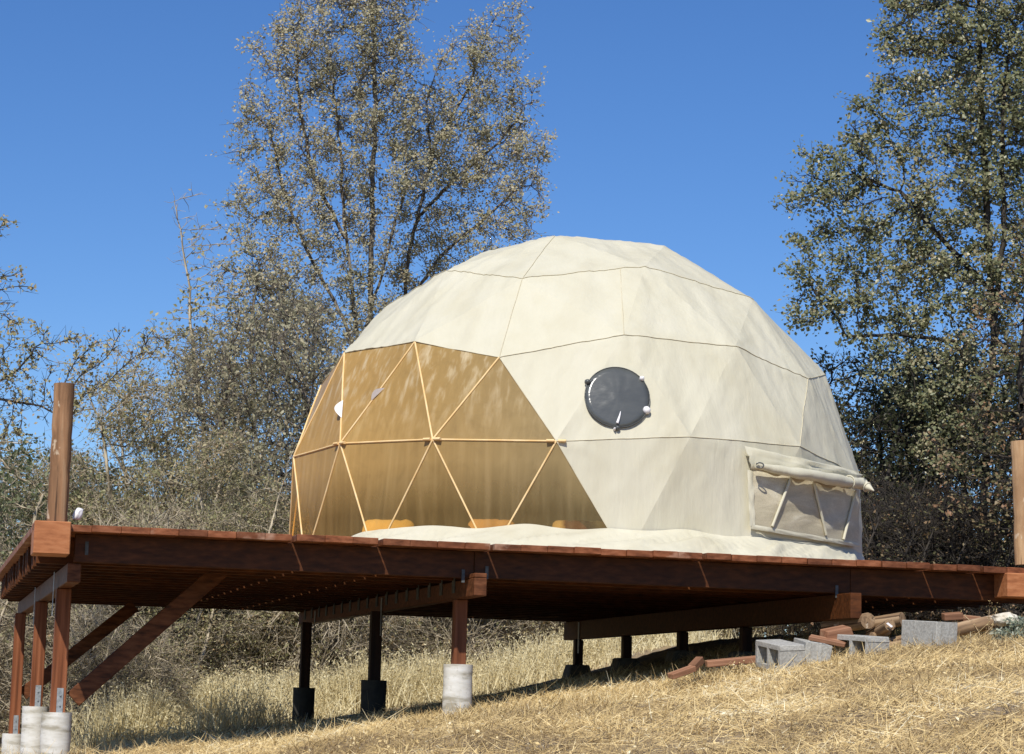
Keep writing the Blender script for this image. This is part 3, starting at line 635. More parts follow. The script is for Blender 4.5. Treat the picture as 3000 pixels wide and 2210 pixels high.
for (px, py, tt) in ((1353, 1947, .56), (1096, 1993, 3.25), (892, 2015, 6.5)):
    sx = 2.98 if tt < 4 else 2.86; sx = sx if tt < 1 or tt > 4 else 2.9; ztop = float(at(px, py, DK(sx, tt, 0).y)[2]); post(sx, tt, ztop - .03, ZJ - .13, .092, mat=None if tt < 1 else M_darkpost); pier_tube(sx + .045, tt + .045, ztop, .104, None if tt < 1 else 'black form tube under a rear post', M_tube if tt < 1 else M_tube_dark)
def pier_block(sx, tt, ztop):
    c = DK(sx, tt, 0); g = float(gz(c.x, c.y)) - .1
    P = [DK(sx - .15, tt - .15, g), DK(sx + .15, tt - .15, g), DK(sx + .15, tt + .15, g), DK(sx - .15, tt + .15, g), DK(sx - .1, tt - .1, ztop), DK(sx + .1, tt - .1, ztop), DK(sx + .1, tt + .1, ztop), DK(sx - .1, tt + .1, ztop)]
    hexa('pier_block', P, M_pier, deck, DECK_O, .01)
for tt, dz in ((7.1, .12), (5.45, .12), (3.8, .1), (2.2, .06)):
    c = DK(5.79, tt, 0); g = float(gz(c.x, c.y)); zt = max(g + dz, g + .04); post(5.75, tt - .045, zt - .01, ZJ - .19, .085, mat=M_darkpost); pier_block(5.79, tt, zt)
# braces
def brace(a, b, w, h):
    a = Vector(a); b = Vector(b); d = (b - a).normalized(); side = Vector((V[0], V[1], 0)); upv = side.cross(d).normalized()
    P = [a - upv * h / 2, b - upv * h / 2, b - upv * h / 2 + side * w, a - upv * h / 2 + side * w, a + upv * h / 2, b + upv * h / 2, b + upv * h / 2 + side * w, a + upv * h / 2 + side * w]
    hexa('brace', P, M_beam, deck, DECK_O, .004)
pa = at(190, 2068, DK(.25, 1.17, 0).y); b_ = DK(1.55, 0, 0)
def dk_hit(px, py, tt):                       # point seen at a pixel on the upright plane t = tt of the deck
    q = ray(px, py); n = np.array([-U[1], U[0], 0]); o = np.array(DK(0, tt, 0)); k = (n @ (o - EYE)) / (n @ q); return EYE + q * k
brace(dk_hit(214, 2050, 1.2), dk_hit(650, 1668, 1.2), .05, .125)
brace(dk_hit(66, 2035, 6.75), dk_hit(395, 1775, 6.75), .05, .12)
# joist hangers on the middle beam and straps
t = FT + .42
while t < DEP - .3:
    dbox('joist_hanger', 2.972, 2.978, t - .03, t + .05, ZJ - .085, ZJ + .05, M_steel_shade, deck, 0); t += .405
for sx, tt in ((.196, 1.16), (.196, 3.72), (2.973, 3.2), (2.973, 6.45), (5.745, 6.9)):
    dbox('metal_strap', sx - .004, sx - .001, tt, tt + .045, ZJ - .33, ZJ - .02, M_steel, deck, 0)
for sx, z0 in ((2.93, ZJ - .03), (.33, ZJ + .05), (5.74, ZJ - .03), (3.1, ZJ - .0)):
    dbox('metal_strap', sx, sx + .022, FT - .012, FT - .009, z0, z0 + .09, M_steel_shade, deck, 0)

# ------------------------------------------------------------------ dome tent
DC = Vector((.54378, 20.02139, 3.20971)); AZ = -.290725; ZS = .98714; DR = 2.5
H5 = 1 / sqrt(5)
def ico(az, z): r = sqrt(1 - z * z); a = radians(az); return Vector((r * sin(a), -r * cos(a), z))
AP = Vector((0, 0, 1)); UP = lambda k: ico(72 * k, H5); LO = lambda k: ico(72 * k + 36, -H5)
mixn = lambda a, b, t: (a * (1 - t) + b * t).normalized()
MEAS = [(UP(0), 1463, 1048), (mixn(UP(0), UP(1), 1/3), 1828, 982), (mixn(UP(0), UP(1), 2/3), 2154, 1016), (UP(1), 2365, 1111), (mixn(UP(0), UP(-1), 1/3), 1217, 1003),
    (mixn(UP(0), UP(-1), 2/3), 1010, 1035), (mixn(UP(1), UP(2), 1/3), 2417, 1099), (mixn(AP, UP(0), 2/3), 1530, 817), ((AP + UP(0) + UP(-1)).normalized(), 1308, 794),
    ((AP + UP(0) + UP(1)).normalized(), 1889, 782), (mixn(AP, UP(1), 2/3), 2204, 879), (mixn(AP, UP(0), 1/3), 1625, 689), (mixn(AP, UP(1), 1/3), 1948, 722),
    ((UP(0) + UP(-1) + LO(-1)).normalized(), 998, 1300), (mixn(UP(0), LO(-1), 1/3), 1268, 1288), (mixn(UP(0), LO(0), 1/3), 1630, 1293), ((UP(0) + UP(1) + LO(0)).normalized(), 2022, 1280),
    (mixn(UP(1), LO(0), 1/3), 2343, 1308), (mixn(UP(1), LO(1), 1/3), 2507, 1390), (mixn(UP(-1), LO(-1), 1/3), 861, 1339)]
def to_world(v):
    x = v.x * cos(AZ) - v.y * sin(AZ); y = v.x * sin(AZ) + v.y * cos(AZ); return DC + Vector((x, y, v.z * ZS)) * DR
def true_pos(v):
    w = to_world(v)
    for m, px, py in MEAS:
        if (m - v).length < 1e-3:
            d = M[2] @ (np.array(w) - EYE); q = ray(px, py); return Vector(EYE + q * d)
    if v.z < -.1: w.z = ZD + .004
    return w
faces3 = []                                     # (family, unit-sphere corners)
def sub3(A, B, C, fam):
    g = {}
    for i in range(4):
        for j in range(4 - i): g[i, j] = ((A * (3 - i - j) + B * i + C * j) / 3).normalized()
    for i in range(3):
        for j in range(3 - i):
            faces3.append((fam, (g[i, j], g[i + 1, j], g[i, j + 1])))
            if i + j < 2: faces3.append((fam, (g[i + 1, j], g[i + 1, j + 1], g[i, j + 1])))
for k in range(5):
    sub3(AP, UP(k), UP(k + 1), ('top', k)); sub3(UP(k), LO(k), UP(k + 1), ('down', k)); sub3(UP(k), LO(k - 1), LO(k), ('up', k))
faces3 = [(f, c) for f, c in faces3 if min(v.z for v in c) > -.2]
WIN = {('up', 0), ('down', 4), ('up', 4)}
dome = empty('dome_tent', (DC.x, DC.y, ZD), 'cream canvas geodesic dome tent with amber clear window on the deck', 'tent')
DO = Vector((DC.x, DC.y, ZD))
HUBS = []
def wrinkle(p, amp=1.0):
    if not HUBS:
        seen = set()
        for fam, c in faces3:
            for v in c:
                key = (round(v.x, 3), round(v.y, 3), round(v.z, 3))
                if key not in seen and v.z > -.1:
                    seen.add(key); w = true_pos(v); n = (w - DC).normalized(); e1 = n.cross(Vector((0, 0, 1)) if abs(n.z) < .95 else Vector((1, 0, 0))).normalized(); HUBS.append((w, e1, n.cross(e1), random.uniform(0, 6), random.choice((5, 6, 7))))
    q = p; pk = 0.0
    for w, e1, e2, ph, kk in HUBS:
        d = q - w; L2 = d.length_squared
        if L2 < .36:
            L = sqrt(L2); a = math.atan2(d.dot(e2), d.dot(e1)); pk += max(0, cos(a * kk + ph + L * 1.5)) ** 4 * math.exp(-L / .22) * L / (.05 + L) * .020
    r = p - DC; az = math.atan2(r.y, r.x); n1 = noise.fractal(Vector((az * 5.5, r.z * .7, 3)), 1.0, 2.0, 3)
    n2 = noise.noise(Vector((az * 15 + r.z * 1.6, r.z * .9, 9))); n3 = noise.noise(Vector((az * 9 - r.z * 2.2, r.z * .8, 19)))
    rd = (max(0, 1 - abs(n2) * 5) ** 2 * .008 + max(0, 1 - abs(n3) * 6) ** 2 * .010) * (.5 + .6 * noise.noise(Vector((r.x, r.y, r.z)) * 1.3) )
    return p + r.normalized() * (n1 * .013 + rd + pk) * amp
tri_v = []; tri_f = []
def panel(c, mat, name, n=14, amp=1.0, sag=.0):
    a, b, d = (true_pos(v) for v in c); vs = []; idx = {}; nrm = (b - a).cross(d - a).normalized()
    if nrm.dot((a + b + d) / 3 - DC) < 0: nrm = -nrm
    for i in range(n + 1):
        for j in range(n + 1 - i):
            u, w = i / n, j / n; p = a * (1 - u - w) + b * u + d * w
            e = min(u, w, 1 - u - w) * 3
            idx[i, j] = len(vs); vs.append(wrinkle(p, amp) - nrm * sag * sqrt(max(e, 0)) - DO)
    fs = []
    for i in range(n):
        for j in range(n - i):
            fs.append([idx[i, j], idx[i + 1, j], idx[i, j + 1]])
            if i + j < n - 1: fs.append([idx[i + 1, j], idx[i + 1, j + 1], idx[i, j + 1]])
    me = bpy.data.meshes.new(name); me.from_pydata([tuple(v) for v in vs], [], fs)
    if (vs[1] - vs[0]).cross(vs[n + 1] - vs[0]).length: pass
    me.polygons.foreach_set('use_smooth', [True] * len(me.polygons))
    o = link(name, me, mat, dome); base = len(tri_v); tri_v.extend([a, b, d]); tri_f.append((base, base + 1, base + 2)); return o
for fam, c in faces3:
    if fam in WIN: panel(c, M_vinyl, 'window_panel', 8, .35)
    else: panel(c, M_canvas, 'canvas_panel', 24, 1.0, .0)
BVH = BVHTree.FromPolygons([tuple(v) for v in tri_v], tri_f)
def hit(px, py, off=0.0):
    q = Vector(ray(px, py)).normalized(); loc, nr, _, d = BVH.ray_cast(Vector(EYE), q)
    if loc is None: return None
    rad = (loc - DC).normalized(); return loc + rad * off
def out_at(az, z, off=0.0):                      # dome skin at world azimuth az and height z
    d = Vector((cos(az), sin(az), 0)); o = Vector((DC.x, DC.y, z)) + d * 6
    loc, nr, _, dd = BVH.ray_cast(o, -d)
    if loc is None: loc = Vector((DC.x, DC.y, z)) + d * DR * .97
    return loc + d * off
# seams and strut sleeves
def seam(pts, r, mat, name, off=.012, amp=1.0, k=6, sub=24):
    L = []
    for a, b in zip(pts[:-1], pts[1:]):
        for i in range(sub): L.append(a.lerp(b, i / sub))
    L.append(pts[-1]); L = [wrinkle(p, amp) + (p - DC).normalized() * off for p in L]
    return link(name, tube_mesh(name, L, r, k, org=DO), mat, dome)
def ring_pts(k0, k1, kind):
    P = []
    for k in range(k0, k1):
        if kind == 'A': P += [mixn(AP, UP(k), 2/3), (AP + UP(k) + UP(k + 1)).normalized()]
        if kind == 'B': P += [UP(k), mixn(UP(k), UP(k + 1), 1/3), mixn(UP(k), UP(k + 1), 2/3)]
        if kind == 'C': P += [mixn(UP(k), LO(k), 1/3), (UP(k) + UP(k + 1) + LO(k)).normalized(), mixn(UP(k + 1), LO(k), 1/3)]
    return [true_pos(v) for v in P]
seam(ring_pts(-2, 3, 'A'), .0030, M_seam, 'seam', .004)
seam(ring_pts(-2, 3, 'B'), .0030, M_seam, 'seam', .004)
seam(ring_pts(0, 2, 'C'), .0026, M_seam, 'seam', .003)
for a, b in ((mixn(AP, UP(0), 1/3), mixn(AP, UP(0), 2/3)), (mixn(AP, UP(0), 2/3), UP(0)), (UP(1), mixn(UP(1), LO(0), 1/3)), (UP(0), mixn(UP(0), LO(0), 1/3)), (mixn(UP(0), LO(0), 1/3), mixn(UP(0), LO(0), 2/3))):
    seam([true_pos(a), true_pos(b)], .0030, M_seam, 'seam', .003)
seam([hit(1816, 787), hit(1828, 982)], .003, M_seam, 'seam', .003)
edges = {}
for fam, c in faces3:
    if fam in WIN:
        for a, b in ((c[0], c[1]), (c[1], c[2]), (c[2], c[0])):
            key = tuple(sorted([tuple(round(q, 3) for q in a), tuple(round(q, 3) for q in b)])); edges.setdefault(key, []).append((a, b))
for key, L in edges.items():
    if len(L) == 2 and not (key[0][2] < -.1 and key[1][2] < -.1):
        a, b = (true_pos(v) for v in L[0]); seam([a, b], .0080, M_sleeve, 'strut_sleeve', .003, .35, 7, 8)
for v in ((UP(0) + UP(-1) + LO(-1)).normalized(), mixn(UP(0), LO(-1), 1/3), mixn(UP(0), LO(0), 1/3)):
    p = true_pos(v); n = (p - DC).normalized(); side = n.cross(Vector((0, 0, 1))).normalized()
    for dx in (-.045, .045):
        c0 = p + n * .012 + side * dx; link('strut_cuff', tube_mesh('strut_cuff', [c0 - side * .03, c0 + side * .03], .017, 8, org=DO, flat=.7), M_sleeve, dome)
# flared canvas skirt
def skirt():
    n = 460; m = 14; V_ = []; Fc = []
    a0 = radians(-90 - 62); a1 = radians(-90 + 125)
    for i in range(n + 1):
        f = i / n; az = a0 + (a1 - a0) * f; dg = math.degrees(az) + 90
        flare = .40 * min(1, (dg + 62) / 45) ** .7 * (1 if dg < 30 else max(.22, 1 - (dg - 30) / 60))
        zt = 2.955 - .14 * max(0, 1 - (dg + 62) / 22) 
        top = out_at(az, zt + .03 * noise.noise(Vector((az * 6, 0, 5))), .010 if dg < 22 else .002); base = out_at(az, ZD + .03)
        bot = Vector((base.x + cos(az) * flare, base.y + sin(az) * flare, ZD + .006)); R = (top - Vector((DC.x, DC.y, top.z))).length
        for j in range(m + 1):
            t = j / m; p = top.lerp(bot, t); p.z = top.z + (bot.z - top.z) * (t ** .85)
            wv = noise.fractal(Vector((az * 9 + t * 2.2, t * 1.4, 4)), 1, 2, 3); w2 = noise.noise(Vector((az * 26 + t * 5, t, 8)))
            amt = sin(min(t, .97) * pi) ** .6 * (.35 + .65 * t)
            w3 = max(0, noise.noise(Vector((az * 7 + t * 2.6, t * .7, 33)))) * 1.4
            p += Vector((cos(az) * .5, sin(az) * .5, 1)) * (abs(wv) * .045 + w3 * .055 + max(0, 1 - abs(noise.noise(Vector((az * 10 + t * 3.2, t * .8, 51)))) * 6) ** 2 * .030 + w2 * .008) * amt; V_.append(p - DO)
    for i in range(n):
        for j in range(m):
            a = i * (m + 1) + j; Fc.append([a, a + m + 1, a + m + 2, a + 1])
    me = np_mesh('skirt', np.array([tuple(v) for v in V_]), Fc, True); link('canvas_skirt', me, M_canvas, dome)
skirt()
# black round window on its facet, with clips
def disc():
    px, py = 1807, 1168; c = hit(px, py); q = Vector(ray(px, py)).normalized(); loc, nr, _, d = BVH.ray_cast(Vector(EYE), q)
    if nr.dot(q) > 0: nr = -nr
    c = wrinkle(loc) ; ax = nr.cross(Vector((0, 0, 1))).normalized(); ay = ax.cross(nr).normalized()
    if ax.x < 0: ax = -ax
    if ay.z < 0: ay = -ay
    V_ = [c + nr * .035 - DO]; Fc = []; K = 48; rings = 6; R = .253
    for r in range(1, rings + 1):
        for j in range(K):
            w = 2 * pi * j / K; rr = R * r / rings * (1 + .008 * sin(3 * w)); bul = .012 * cos(r / rings * pi / 2) + .004 * noise.noise(Vector((cos(w) * r, sin(w) * r, 5)))
            V_.append(c + ax * cos(w) * rr + ay * sin(w) * rr + nr * (.016 + bul) - DO)
    for j in range(K): Fc.append([0, 1 + j, 1 + (j + 1) % K])
    for r in range(rings - 1):
        for j in range(K): a = 1 + r * K; Fc.append([a + j, a + K + j, a + K + (j + 1) % K, a + (j + 1) % K])
    a = 1 + (rings - 1) * K; b = len(V_)
    for j in range(K): w = 2 * pi * j / K; V_.append(c + ax * cos(w) * R + ay * sin(w) * R - nr * .02 - DO)
    for j in range(K): Fc.append([a + j, b + j, b + (j + 1) % K, a + (j + 1) % K])
    o = link('round_window_cover', np_mesh('round_window', np.array([tuple(v) for v in V_]), Fc, True), M_black, dome); o['label'] = 'black round window cover'
    rim = [c + ax * cos(w) * R + ay * sin(w) * R + nr * .018 for w in np.linspace(0, 2 * pi, 61)]
    link('window_rim', tube_mesh('window_rim', rim, .0028, 6, org=DO), M_black, o)
    for w, r, mt, sc in ((153, .257, M_black, .022), (40, .255, M_white, .019), (-24, .248, M_white, .030), (-91, .262, M_black, .018), (-96, .272, M_white, .009)):
        w = radians(w); cc = c + (ax * cos(w) + ay * sin(w)) * r + nr * .024; vs = []; fs = []; kk = 14
        for j in range(kk):
            q = 2 * pi * j / kk; rr = sc * (1 + .22 * noise.noise(Vector((j * 1.7, w, 1)))); vs.append(cc + (ax * cos(q) + ay * sin(q)) * rr + nr * .004)
        for j in range(kk):
            q = 2 * pi * j / kk; vs.append(cc + (ax * cos(q) + ay * sin(q)) * sc * .45 + nr * .02)
        for j in range(kk): vs.append(vs[j] - nr * .02)
        for j in range(kk): j2 = (j + 1) % kk; fs += [[j, j2, kk + j2, kk + j], [j2, j, 2 * kk + j, 2 * kk + j2]]
        fs.append([kk + j for j in range(kk)])
        link('window_clip', np_mesh('clip', np.array([tuple(v - DO) for v in vs]), fs, True), mt, o)
    st = [c + ax * x + ay * y + nr * .032 for x, y in ((-.008, -.225), (.004, -.19), (.014, -.155), (.02, -.125))]
    link('cover_glint', tube_mesh('glint', st, [.011, .010, .006, .002], 8, org=DO), M_white, o)  # white tapered tube stands in for a streak of reflected light
    # the reflected streak near the bottom clip is shaped as that white tube
disc()
# lower mesh window with rolled up awning at the right
def patch(corn, nx, ny, off, mat, name, bulge=0.0, wr=.0, cut=None):
    (x0, y0), (x1, y1), (x2, y2), (x3, y3) = corn; V_ = []; Fc = []
    for j in range(ny + 1):
        for i in range(nx + 1):
            u, v = i / nx, j / ny
            px = (1 - v) * ((1 - u) * x0 + u * x1) + v * ((1 - u) * x3 + u * x2); py = (1 - v) * ((1 - u) * y0 + u * y1) + v * ((1 - u) * y3 + u * y2)
            p = hit(px, py, off)
            if p is None:
                p = V_[-1] + DO + Vector((.006, .02, 0)); 
            p = p + (p - DC).normalized() * (bulge * sin(v * pi) + wr * noise.noise(Vector((u * 7 + v * 3, v * 4, 2))))
            V_.append(p - DO)
    for j in range(ny):
        for i in range(nx): a = j * (nx + 1) + i; Fc.append([a, a + 1, a + nx + 2, a + nx + 1])
    return link(name, np_mesh(name, np.array([tuple(v) for v in V_]), Fc, True), mat, dome)
mw = patch([(2190, 1352), (2504, 1410), (2500, 1592), (2196, 1538)], 34, 16, .045, M_mesh, 'mesh_window', 0, .010)
for A_, B_ in (((2303, 1400), (2248, 1542)), ((2366, 1412), (2402, 1566)), ((2487, 1440), (2452, 1580))):
    a = hit(*A_, .058); b = hit(*B_, .058)
    if a and b:
        L = [a.lerp(b, i / 6) for i in range(7)]; link('strut_sleeve', tube_mesh('strut_sleeve', L, .0125, 6, org=DO), M_canvas, dome)
fl = patch([(2168, 1312), (2497, 1385), (2500, 1415), (2185, 1378)], 34, 6, .06, M_canvas, 'awning_flap', .02, .03)
hem = patch([(2185, 1535), (2500, 1590), (2500, 1602), (2188, 1549)], 40, 4, .050, M_canvas, 'window_hem', .004, .008)
hem2 = patch([(2178, 1380), (2194, 1385), (2200, 1545), (2184, 1540)], 4, 20, .055, M_canvas, 'window_hem', .0, .012)
def awning():
    key = [(2186, 1372), (2230, 1382), (2290, 1392), (2350, 1402), (2410, 1413), (2455, 1420), (2488, 1424)]; L = []
    for (a, b), (c, d) in zip(key[:-1], key[1:]):
        for i in range(5):
            q = i / 5; p = hit(a + (c - a) * q, b + (d - b) * q, .125)
            if p: L.append(p)
    p = L[-1]; dr = (L[-1] - L[-4]).normalized(); 
    tipp = Vector(at(2560, 1440, p.y - .10)); n = 9
    for i in range(1, n + 1): L.append(p.lerp(tipp, i / n))
    m = len(L); R = []
    for i in range(m):
        f = i / (m - 1); r = .022 + .026 * min(1, f * 3); 
        if f > .80: r *= max(.12, ((1 - f) / .20) ** .8)
        R.append(r * (1 + .22 * noise.noise(Vector((i * .23, 2, 2)))))
    me = tube_mesh('awning_roll', L, R, 20, org=DO, flat=.95, jit=.02)
    for v in me.vertices:
        q = v.co * 9; v.co += Vector((noise.noise(q), noise.noise(q + Vector((7, 0, 0))), noise.noise(q + Vector((0, 9, 0))) * 1.4)) * .008
    roll = link('rolled_awning', me, M_canvas, dome)
    for q in (int(m * .62), int(m * .86)):
        c = L[q]; r = R[q] * 1.12; d = (L[min(q + 1, m - 1)] - L[q - 1]).normalized(); a = d.cross(Vector((0, 0, 1))).normalized(); b = a.cross(d)
        ringp = [c + (a * cos(w) + b * sin(w)) * r for w in np.linspace(0, 2 * pi, 17)]; link('awning_tie', tube_mesh('tie', ringp, .007, 5, org=DO), M_canvas, roll)
    c = L[1]; link('awning_ring', tube_mesh('ring', [c + Vector((0, -.05, 0)) + Vector((cos(w) * .03, 0, sin(w) * .02)) for w in np.linspace(0, 2 * pi, 13)], .006, 5, org=DO), M_black, dome)
awning()
# two lifted vent flaps on the clear window
for (px, py, dx, dy, ww) in ((1006, 1200, 4, -52, .048), (1110, 1157, 40, -38, .032)):
    a = hit(px - dx * .5, py - dy * .5, .01); b = hit(px + dx * .5, py + dy * .5, .01); n = (a - DC).normalized(); V_ = []; Fc = []; K = 10
    side = (b - a).cross(n).normalized()
    if side.x > 0: side = -side
    for i in range(K + 1):
        t = i / K; p = a.lerp(b, t); bow = sin(t * pi)
        V_ += [p - DO, p + side * ww * bow * .55 + n * ww * bow * 1.25 - DO]
    for i in range(K): Fc.append([2 * i, 2 * i + 1, 2 * i + 3, 2 * i + 2])
    o = link('vent_flap', np_mesh('flap', np.array([tuple(v) for v in V_]), Fc, True), M_white, dome)

# ------------------------------------------------------------------ cushions behind the clear window
def cushion(px, Y, w, h, mat, lab, sc=1):
    x = at(px, 1530, Y)[0]; V_ = []; Fc = []; nu, nv = 20, 12
    for i in range(nu + 1):
        for j in range(nv):
            u = -1 + 2 * i / nu; a = 2 * pi * j / nv; prof = (1 - abs(u) ** 5) ** .5 if abs(u) < 1 else 0
            pinch = .80 + .32 * u * u * u * u
            V_.append((u * w / 2, cos(a) * .085 * prof + .01 * noise.noise(Vector((u * 3, a, px))), h / 2 + sin(a) * h / 2 * prof * pinch * .9 + (.02 * noise.noise(Vector((u * 4, 3, px))))))
    for i in range(nu):
        for j in range(nv): j2 = (j + 1) % nv; Fc.append([i * nv + j, (i + 1) * nv + j, (i + 1) * nv + j2, i * nv + j2])
    o = link('cushion', np_mesh('cushion', np.array(V_), Fc, True), mat); o.location = (x, Y, ZD + .005); o.rotation_euler = (-.25, 0, random.uniform(-.15, .15)); setp(o, lab, 'cushion', 'cushions on the tent floor')
    return o
def fabric(name, a, b):
    return M_simple(name, a, b, 6, .9, .3)
def two_tone():
    k = NM('cream_and_brown_cloth'); tc = k.n('ShaderNodeTexCoord'); sp = k.n('ShaderNodeSeparateXYZ'); k.L.new(tc.outputs['Object'], sp.inputs[0]); g = k.noise(7, 4)
    ad = k.n('ShaderNodeMath', operation='ADD'); k.L.new(sp.outputs[0], ad.inputs[0]); m = k.n('ShaderNodeMath', operation='MULTIPLY'); k.L.new(g, m.inputs[0]); m.inputs[1].default_value = .12; k.L.new(m.outputs[0], ad.inputs[1])
    ad2 = k.n('ShaderNodeMath', operation='ADD'); k.L.new(ad.outputs[0], ad2.inputs[0]); ad2.inputs[1].default_value = .44
    k.col(k.ramp(ad2.outputs[0], [(.34, (.86, .74, .5)), (.40, (.13, .035, .02)), (.58, (.16, .045, .03)), (.64, (.86, .74, .5))])); k.b.inputs['Roughness'].default_value = .9; return k.m
cushion(1135, 18.28, .44, .38, fabric('yellow_cloth', (.82, .64, .30), (.88, .74, .42)), 'yellow cushion behind the clear window, leftmost of three')
cushion(1440, 17.88, .40, .37, fabric('tan_cloth', (.60, .42, .28), (.72, .52, .35)), 'tan pointed cushion behind the middle of the clear window')
cushion(1700, 17.88, .46, .38, two_tone(), 'cream and dark brown cushion at the right end of the clear window')

# ------------------------------------------------------------------ things on and by the deck
def scrap():
    p = at(219, 1512, DK(.55, .5, 0).y); bm = bmesh.new(); bmesh.ops.create_icosphere(bm, subdivisions=3, radius=1)
    for v in bm.verts:
        n = noise.noise(v.co * 1.8 + Vector((3, 1, 2))); v.co *= 1 + .28 * n; v.co.z = max(v.co.z, -.7)
        v.co = Vector((v.co.x * .03 + v.co.z * .012, v.co.y * .035, v.co.z * .05))
    me = bpy.data.meshes.new('bag'); bm.to_mesh(me); bm.free(); me.polygons.foreach_set('use_smooth', [True] * len(me.polygons))
    o = link('plastic_bag', me, M_white); c = DK(.64, .10, ZD + .045); q = at(228, 1508, c.y); o.location = (q[0], c.y, max(float(q[2]), ZD + .045)); setp(o, 'small crumpled white plastic bag on the deck beside the left log post', 'bag')
scrap()
def cinder(px, py, Y, yaw, pitch, roll, holes, lab, side=1):
    """concrete block 0.39 long (y), 0.19 x 0.19; holes run along x ('x') or z ('z')"""
    bm = bmesh.new()
    def bx(a, b):
        r = bmesh.ops.create_cube(bm, size=1)['verts']
        for v in r: v.co = Vector([(a[k] + b[k]) / 2 + v.co[k] * (b[k] - a[k]) for k in range(3)])
    w = .095; l = .195; t = .032
    # shell around two cores; cores run along local z of the shell
    bx((-w, -l, -w), (-w + t, l, w)); bx((w - t, -l, -w), (w, l, w))
    for y0, y1 in ((-l, -l + t), (-t / 2, t / 2), (l - t, l)): bx((-w + t, y0, -w), (w - t, y1, w))
    bmesh.ops.remove_doubles(bm, verts=bm.verts[:], dist=.0005); bmesh.ops.bevel(bm, geom=[e for e in bm.edges if len(e.link_faces) == 2 and e.calc_face_angle(0) > .5], offset=.004, segments=1, affect='EDGES')
    for v in bm.verts: v.co += Vector((noise.noise(v.co * 40), noise.noise(v.co * 40 + Vector((5, 5, 5))), noise.noise(v.co * 40 + Vector((9, 2, 5))))) * .0015
    me = bpy.data.meshes.new('concrete_block'); bm.to_mesh(me); bm.free(); o = link('concrete_block', me, M_conc)
    base = Matrix.Rotation(pi / 2, 4, 'Y') if holes == 'x' else Matrix.Identity(4)
    if holes == 'y': base = Matrix.Rotation(pi / 2, 4, 'X')
    p = at(px, py, Y)
    o.matrix_world = Matrix.Translation(Vector(p)) @ Matrix.Rotation(yaw, 4, 'Z') @ Matrix.Rotation(pitch, 4, 'X') @ Matrix.Rotation(roll, 4, 'Y') @ base
    return setp(o, lab, 'concrete block', 'concrete blocks at the foot of the deck')
cinder(2285, 1922, 16.30, .34, .12, -.07, 'x', 'leftmost grey concrete block, leaning, its dark hole facing left')
cinder(2376, 1920, 16.42, .10, .10, .13, 'z', 'grey concrete block leaning against the leftmost block')
cinder(2522, 1902, 16.45, .52, .06, -.02, 'x', 'grey concrete block lying on its side with two dark holes showing')
cinder(2722, 1860, 16.50, .50, .05, .0, 'z', 'rightmost grey concrete block, standing highest on the slope')
def log(pa, Ya, pb, Yb, r, lab, mat=M_log, k=14, cat='log', grp='logs piled under the deck edge', r2=None, nm='log'):
    a = Vector(at(*pa, Ya)); b = Vector(at(*pb, Yb)); L = (b - a).length; n = 10; r2 = r2 or r
    rot = (b - a).to_track_quat('Z', 'Y')
    pts = [Vector((0, 0, L * i / (n - 1))) for i in range(n)]; me = tube_mesh(nm, pts, [(r + (r2 - r) * i / (n - 1)) * (1 + .04 * noise.noise(Vector((i, L, 3)))) for i in range(n)], k, jit=.012)
    o = link(nm, me, mat); o.location = a; o.rotation_mode = 'QUATERNION'; o.rotation_quaternion = rot; return setp(o, lab, cat, grp)
log((2543, 1819), 16.72, (2425, 1836), 17.3, .058, 'log with round cut end touching the right beam end')
log((2557, 1828), 17.0, (2644, 1814), 16.85, .050, 'log lying on top of the pile, its round end to the right')
log((2548, 1866), 16.95, (2607, 1831), 16.60, .042, 'grey log stub in the pile with a shiny white tag on its cut end')
log((2552, 1866), 16.75, (2600, 1850), 16.95, .030, 'thin rounded log lowest in the pile')
log((2575, 1896), 16.66, (2912, 1822), 16.95, .047, 'long cracked log passing behind the rightmost concrete block', r2=.052)
tag = hexa('tag', [Vector(at(x, y, 16.56 + d)) for d in (0, .004) for x, y in ((2596, 1827), (2602, 1824), (2616, 1835), (2611, 1839))], M_white, None, bevel=0)
setp(tag, 'small shiny white tag on the cut end of the grey log', 'tag')
def plank(c, Y, L, w, h, yaw, pitch, roll, lab, mat=M_scrap, bevelend=0):
    bm = bmesh.new(); r = bmesh.ops.create_cube(bm, size=1)['verts']
    for v in r:
        x, y, z = v.co * 1; sx = L * x - (bevelend * np.sign(x) if z > 0 else 0); v.co = Vector((sx, w * y, h * z))
    bmesh.ops.bevel(bm, geom=bm.edges[:], offset=.004, segments=1, affect='EDGES')
    me = bpy.data.meshes.new('plank'); bm.to_mesh(me); bm.free(); o = link('plank', me, mat)
    o.location = at(*c, Y); o.rotation_euler = (roll, pitch, yaw); return setp(o, lab, 'plank', 'offcut planks by the concrete blocks')
plank((2450, 1858), 16.6, .22, .14, .085, .25, -.22, .15, 'short thick offcut with slanted ends behind the block with two holes', bevelend=.02)
plank((2425, 1878), 16.5, .26, .10, .03, -.25, .18, .2, 'thin splintered piece of wood right behind the leaning blocks')
plank((2150, 1938), 16.5, .40, .09, .045, .1, -.12, .1, 'long reddish board lying left of the leftmost block')
plank((1998, 1970), 16.2, .20, .07, .04, .5, -.32, .1, 'grey short board lying lowest on the slope')
plank((2040, 1945), 16.35, .12, .06, .05, .9, -.55, .0, 'grey stub of board leaning on the long reddish board')
plank((2790, 1806), 17.05, .14, .08, .05, .1, -.1, .15, 'red painted board end above the cracked log, left piece')
plank((2830, 1812), 17.1, .22, .09, .03, -.1, .08, .3, 'red painted board end above the cracked log, right piece')
